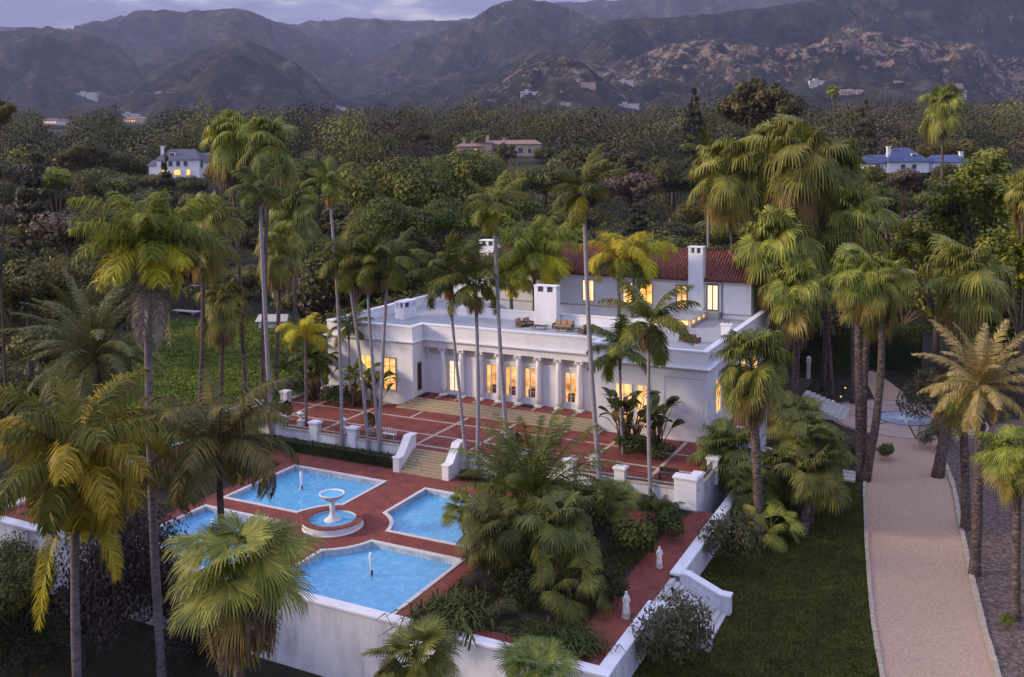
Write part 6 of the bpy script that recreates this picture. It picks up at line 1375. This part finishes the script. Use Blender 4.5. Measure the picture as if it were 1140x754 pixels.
def house(name, label, pos, blocks, wall, roof, wins=(), chim=(), lit=(), dorm=(), s=1.0, tilt=0.0):
    r = thing(name, label, 'house', pos, None, HZ + tilt, s)
    for (x0, x1, y0, y1, h, rh, hip) in blocks:
        q = MB(); q.box(x0, x1, y0, y1, -14 if name == 'hillside_house' else -.6, h); o = q.build('wall', M[wall], r, local=True)
        q = MB(); hroof(q, x0 - .5, x1 + .5, y0 - .5, y1 + .5, h + .003, h + rh, hip) if rh > .5 else q.box(x0 - .3, x1 + .3, y0 - .3, y1 + .3, h + .003, h + .3)
        q.build('roof', M[roof], r, local=True)
    for (x, z, wd, hh, y) in wins: 
        q = MB(); q.box(x - wd / 2 - .12, x + wd / 2 + .12, y - .1, y - .004, z - .12, z + hh + .12); o = q.build('window', M['trim'], r, local=True); q = MB(); q.box(x - wd / 2, x + wd / 2, y - .14, y - .104, z, z + hh); q.build('pane', M['win'], o, local=True)
    for (x, z, wd, hh, y) in lit:
        q = MB(); q.box(x - wd / 2 - .1, x + wd / 2 + .1, y - .1, y - .004, z - .1, z + hh + .1); o = q.build('window', M['tan'], r, local=True); q = MB(); q.box(x - wd / 2, x + wd / 2, y - .14, y - .104, z, z + hh); q.build('pane', M['glow_strong'], o, local=True)
    for (x, y, z0, z1, wd) in chim: q = MB(); q.cbox(x, y, z0, wd, wd, z1 - z0); q.cbox(x, y, z1 + .002, wd + .25, wd + .25, .25); q.build('chimney', M[wall], r, local=True)
    for (x, y, z, wd) in dorm: q = MB(); q.box(x - wd / 2, x + wd / 2, y, y + 2, z, z + 1.2); o = q.build('dormer', M['trim'], r, local=True); q = MB(); q.box(x - wd / 2 + .2, x + wd / 2 - .2, y - .05, y - .004, z + .2, z + 1.0); q.build('pane', M['win'], o, local=True)
    return r
def gpos(px, t):
    P = at_t(px, 300, t); return (P[0], P[1], height(P[0], P[1]))
P = gpos(203, 300); zt = float(at_t(203, 196, 300)[2])
house('slate_roof_house', 'white two storey house with slate roof and warm lit porch in the left wood', (P[0], P[1], zt), [(-7, 6.5, 0, 9, 5.2, 3.4, 3.2), (4.5, 11, 1.5, 8, 4.4, 3.0, 2.0), (-10, -7.01, 1, 7, 3.4, 1.8, 1)], 'stucco', 'slate',
      [(-5, 3.2, 1.2, 1.5, 0), (-2.6, 3.2, 1.2, 1.5, 0), (-.2, 3.2, 1.2, 1.5, 0), (2.2, 3.2, 1.2, 1.5, 0), (6.5, 2.6, 1.3, 1.4, 1.5)], [(-6, 3, 5, 9.4, 1.1)], [(-4.5, .3, 1.6, 1.7, 0), (-.5, .3, 2.0, 1.7, 0), (3, .3, 1.2, 1.7, 0)], [(-2.5, 1.2, 6.3, 1.8)])
zt = float(at_t(555, 173, 400)[2]); P = at_t(557, 300, 400)
house('tan_villa', 'wide tan villa with low tiled roofs and several chimneys on the rise above the wood', (P[0], P[1], zt), [(-7, 18, 0, 10, 4.6, 1.9, 3), (-18, -7.01, -2, 8, 3.8, 1.4, 2), (-9, -3, -1.5, 6, 5.2, .3, 0)], 'tan', 'tan_roof',
      [(-1.5, .8, 1.6, 2.4, 0), (1.5, .8, 1.6, 2.4, 0), (5, .8, 2.4, 2.6, 0), (9, .8, 2.2, 2.4, 0), (13, .8, 1.6, 2.0, 0), (-14, .8, 1.5, 1.8, -2)], [(-5, 4, 4, 8.4, 1.5), (-15, 3, 3, 6.8, 1.2), (-11.5, 3, 3, 6.2, 1.2), (2, 6, 5, 7.4, 1.2)], [(-10, .6, 1.0, 2, -2)])
zt = float(at_t(1005, 190, 255)[2]); P = at_t(1003, 300, 255)
house('blue_roof_house', 'white house with blue slate hipped roof in the wood on the right', (P[0], P[1], zt), [(-4, 7, 0, 9, 2.4, 3.9, 4.2), (-9, -4.01, 1, 7, 2.0, 2.4, .6), (9, 19, 2, 9, 2.2, 2.0, 2)], 'stucco', 'blue_roof', [(-6.4, .5, 1.2, 1.2, 1), (0, .4, 1.2, 1.3, 0), (3, .4, 1.2, 1.3, 0), (13, .5, 1.2, 1.2, 2)], [(-2.6, 3.5, 3.5, 6.4, .9), (18, 5, 3, 4.8, .9)], [(-7.8, .3, .8, 1.2, 1)], [(3.6, 1.4, 3.4, 1.5)])
for i, (px, py, wpx, kind, lab) in enumerate(SM):
    P = hit(px, py, 420); t = depth(P); W = wpx * t / FPX * .82; Hh = W * .16 if kind != 1 else W * .2
    k = random.Random(i); wl = 'tan' if kind == 0 else 'far_white'
    bl = [(-W / 2, W * .1, 0, W * .35, Hh, W * .08 if kind != 1 else .3, W * .1), (W * .1 + .05, W / 2, -W * .06, W * .3, Hh * k.uniform(.75, 1.2), W * .07 if kind != 1 else .3, W * .08)]
    if kind == 1: bl.append((-W * .28, -W * .08, -.02 * W, W * .2, Hh * 1.5, .3, 0))
    ws = [(-W * .42 + W * .12 * j, Hh * .25, W * .05, Hh * .45, 0) for j in range(4)]
    house('hillside_house', lab, (P[0], P[1], P[2] + Hh * (.45 if py < 112 else .15)), bl, wl, {0: 'tan_roof', 1: 'pale_step', 2: 'slate'}[kind], ws if kind != 2 or i != 1 else [], [], [] if i not in (1, 2) else [(-W * .42 + W * .1 * j, Hh * .25, W * .06, Hh * .4, 0) for j in range(5)])
# small buildings beyond the lawn
P = at_z(205, 338, GL); house('white_outbuilding', 'low white building half hidden at the far end of the lawn', (P[0], P[1] + 4, GL), [(-9, 9, 0, 6, 3.0, .3, 0)], 'stucco', 'pale_step', [(-4, .8, 1.4, 1.4, 0), (2, .8, 1.4, 1.4, 0)])
P = at_z(302, 366, GL); house('garden_shed', 'white low pitched shed right of the lawn behind the palm trunks', (P[0], P[1], GL), [(-2.2, 2.4, 0, 3, 1.3, 1.0, .2)], 'stucco', 'pale_step')
P = at_z(208, 352, GL); r = thing('stone_table', 'grey stone garden table at the far edge of the lawn', 'table', (P[0], P[1], GL)); MB().box(-3, 3, -.8, .8, .9, 1.05).build('table_top', M['pale_step'], r, local=True)
for sx in (-2, 2): MB().cbox(sx, 0, 0, .6, 1.0, .899).build('leg', M['pale_step'], r, local=True)
bush('white_dummy' if False else 'shrub', 'loose shrub by the white shed at the lawn edge', at_z(345, 425, GL), 2.6, 1.0)
bush('shrub', 'loose shrub at the lawn edge left of the terrace', at_z(325, 412, GL), 2.4, 1.1)

rng = np.random.default_rng(91); q = Q(); tints = []
for j in range(1500):                    # trees thinning out up the lower slopes
    t = 1500 + 1500 * rng.random() ** 1.4; px = rng.uniform(-120, 1260); P = at_t(px, 300, t); g = height(P[0], P[1]); r_ = rng.uniform(5, 13)
    v = np.array([P[0], P[1], g + r_]) - CAM; fd = v @ FW; tx = PX0 + FPX * (v @ RT) / fd; ty = PY0 - FPX * (v @ UP) / fd
    if ty < 88 or any(abs(tx - a) < b2 * .6 and t < d_ + 5 and ty < yy + 2 for a, yy, b2, d_ in SMH): continue
    q.add(*leaf_cloud([(P[0], P[1], g + r_ * .3)], [(r_, r_, r_ * .75)], 26, 2.0, rng, .7, up=.3), mi=j % 3); tints.append(np.full(26, float(rng.random())))
for i, (px, py, wpx, kind, lab) in enumerate(SM):
    for j in range(16):
        P = hit(px + rng.choice([-1, 1]) * rng.uniform(.5, 1.1) * wpx, py + rng.uniform(0, 4), 420); r_ = rng.uniform(4, 8) * (1 + depth(P) / 3500)
        q.add(*leaf_cloud([(P[0], P[1], P[2] + r_ * .25)], [(r_, r_, r_ * .7)], 46, 1.3, rng, .6, up=.3), mi=j % 3); tints.append(np.full(46, float(rng.random())))
fwm = q.mesh('slope_woods', [FWM['oak'], FWM['euc'], FWM['pine']]); at_ = fwm.attributes.new('tint', 'FLOAT', 'FACE'); at_.data.foreach_set('value', np.concatenate(tints).astype(np.float32))
tag(link('slope_woods', fwm), 'clumps of trees around the far hillside houses', 'woods', None, 'stuff')

# ------------------------------------------------------------------ haze
hm = bpy.data.materials.new('haze'); hm.use_nodes = True; hn = hm.node_tree; hn.nodes.clear()
ho = hn.nodes.new('ShaderNodeOutputMaterial'); hv = hn.nodes.new('ShaderNodeVolumePrincipled'); hv.inputs['Color'].default_value = (.60, .63, 1.0, 1); hv.inputs['Density'].default_value = .000060; hv.inputs['Anisotropy'].default_value = .1
hn.links.new(hv.outputs[0], ho.inputs['Volume'])
zs_ = HILL[2].max(); hb = MB(); ce, sn = math.cos(HZ), math.sin(HZ)
def hp(l, t): return (CAM[0] + RH[0] * l + FH[0] * t, CAM[1] + RH[1] * l + FH[1] * t)
hb.prism([hp(-9500, -400), hp(9500, -400), hp(9500, 9300), hp(-9500, 9300)], -16.5, max(zs_, 60) + 40)
tag(hb.build('haze', hm), 'thin bluish evening haze over the valley and mountains', 'haze', None, 'stuff')
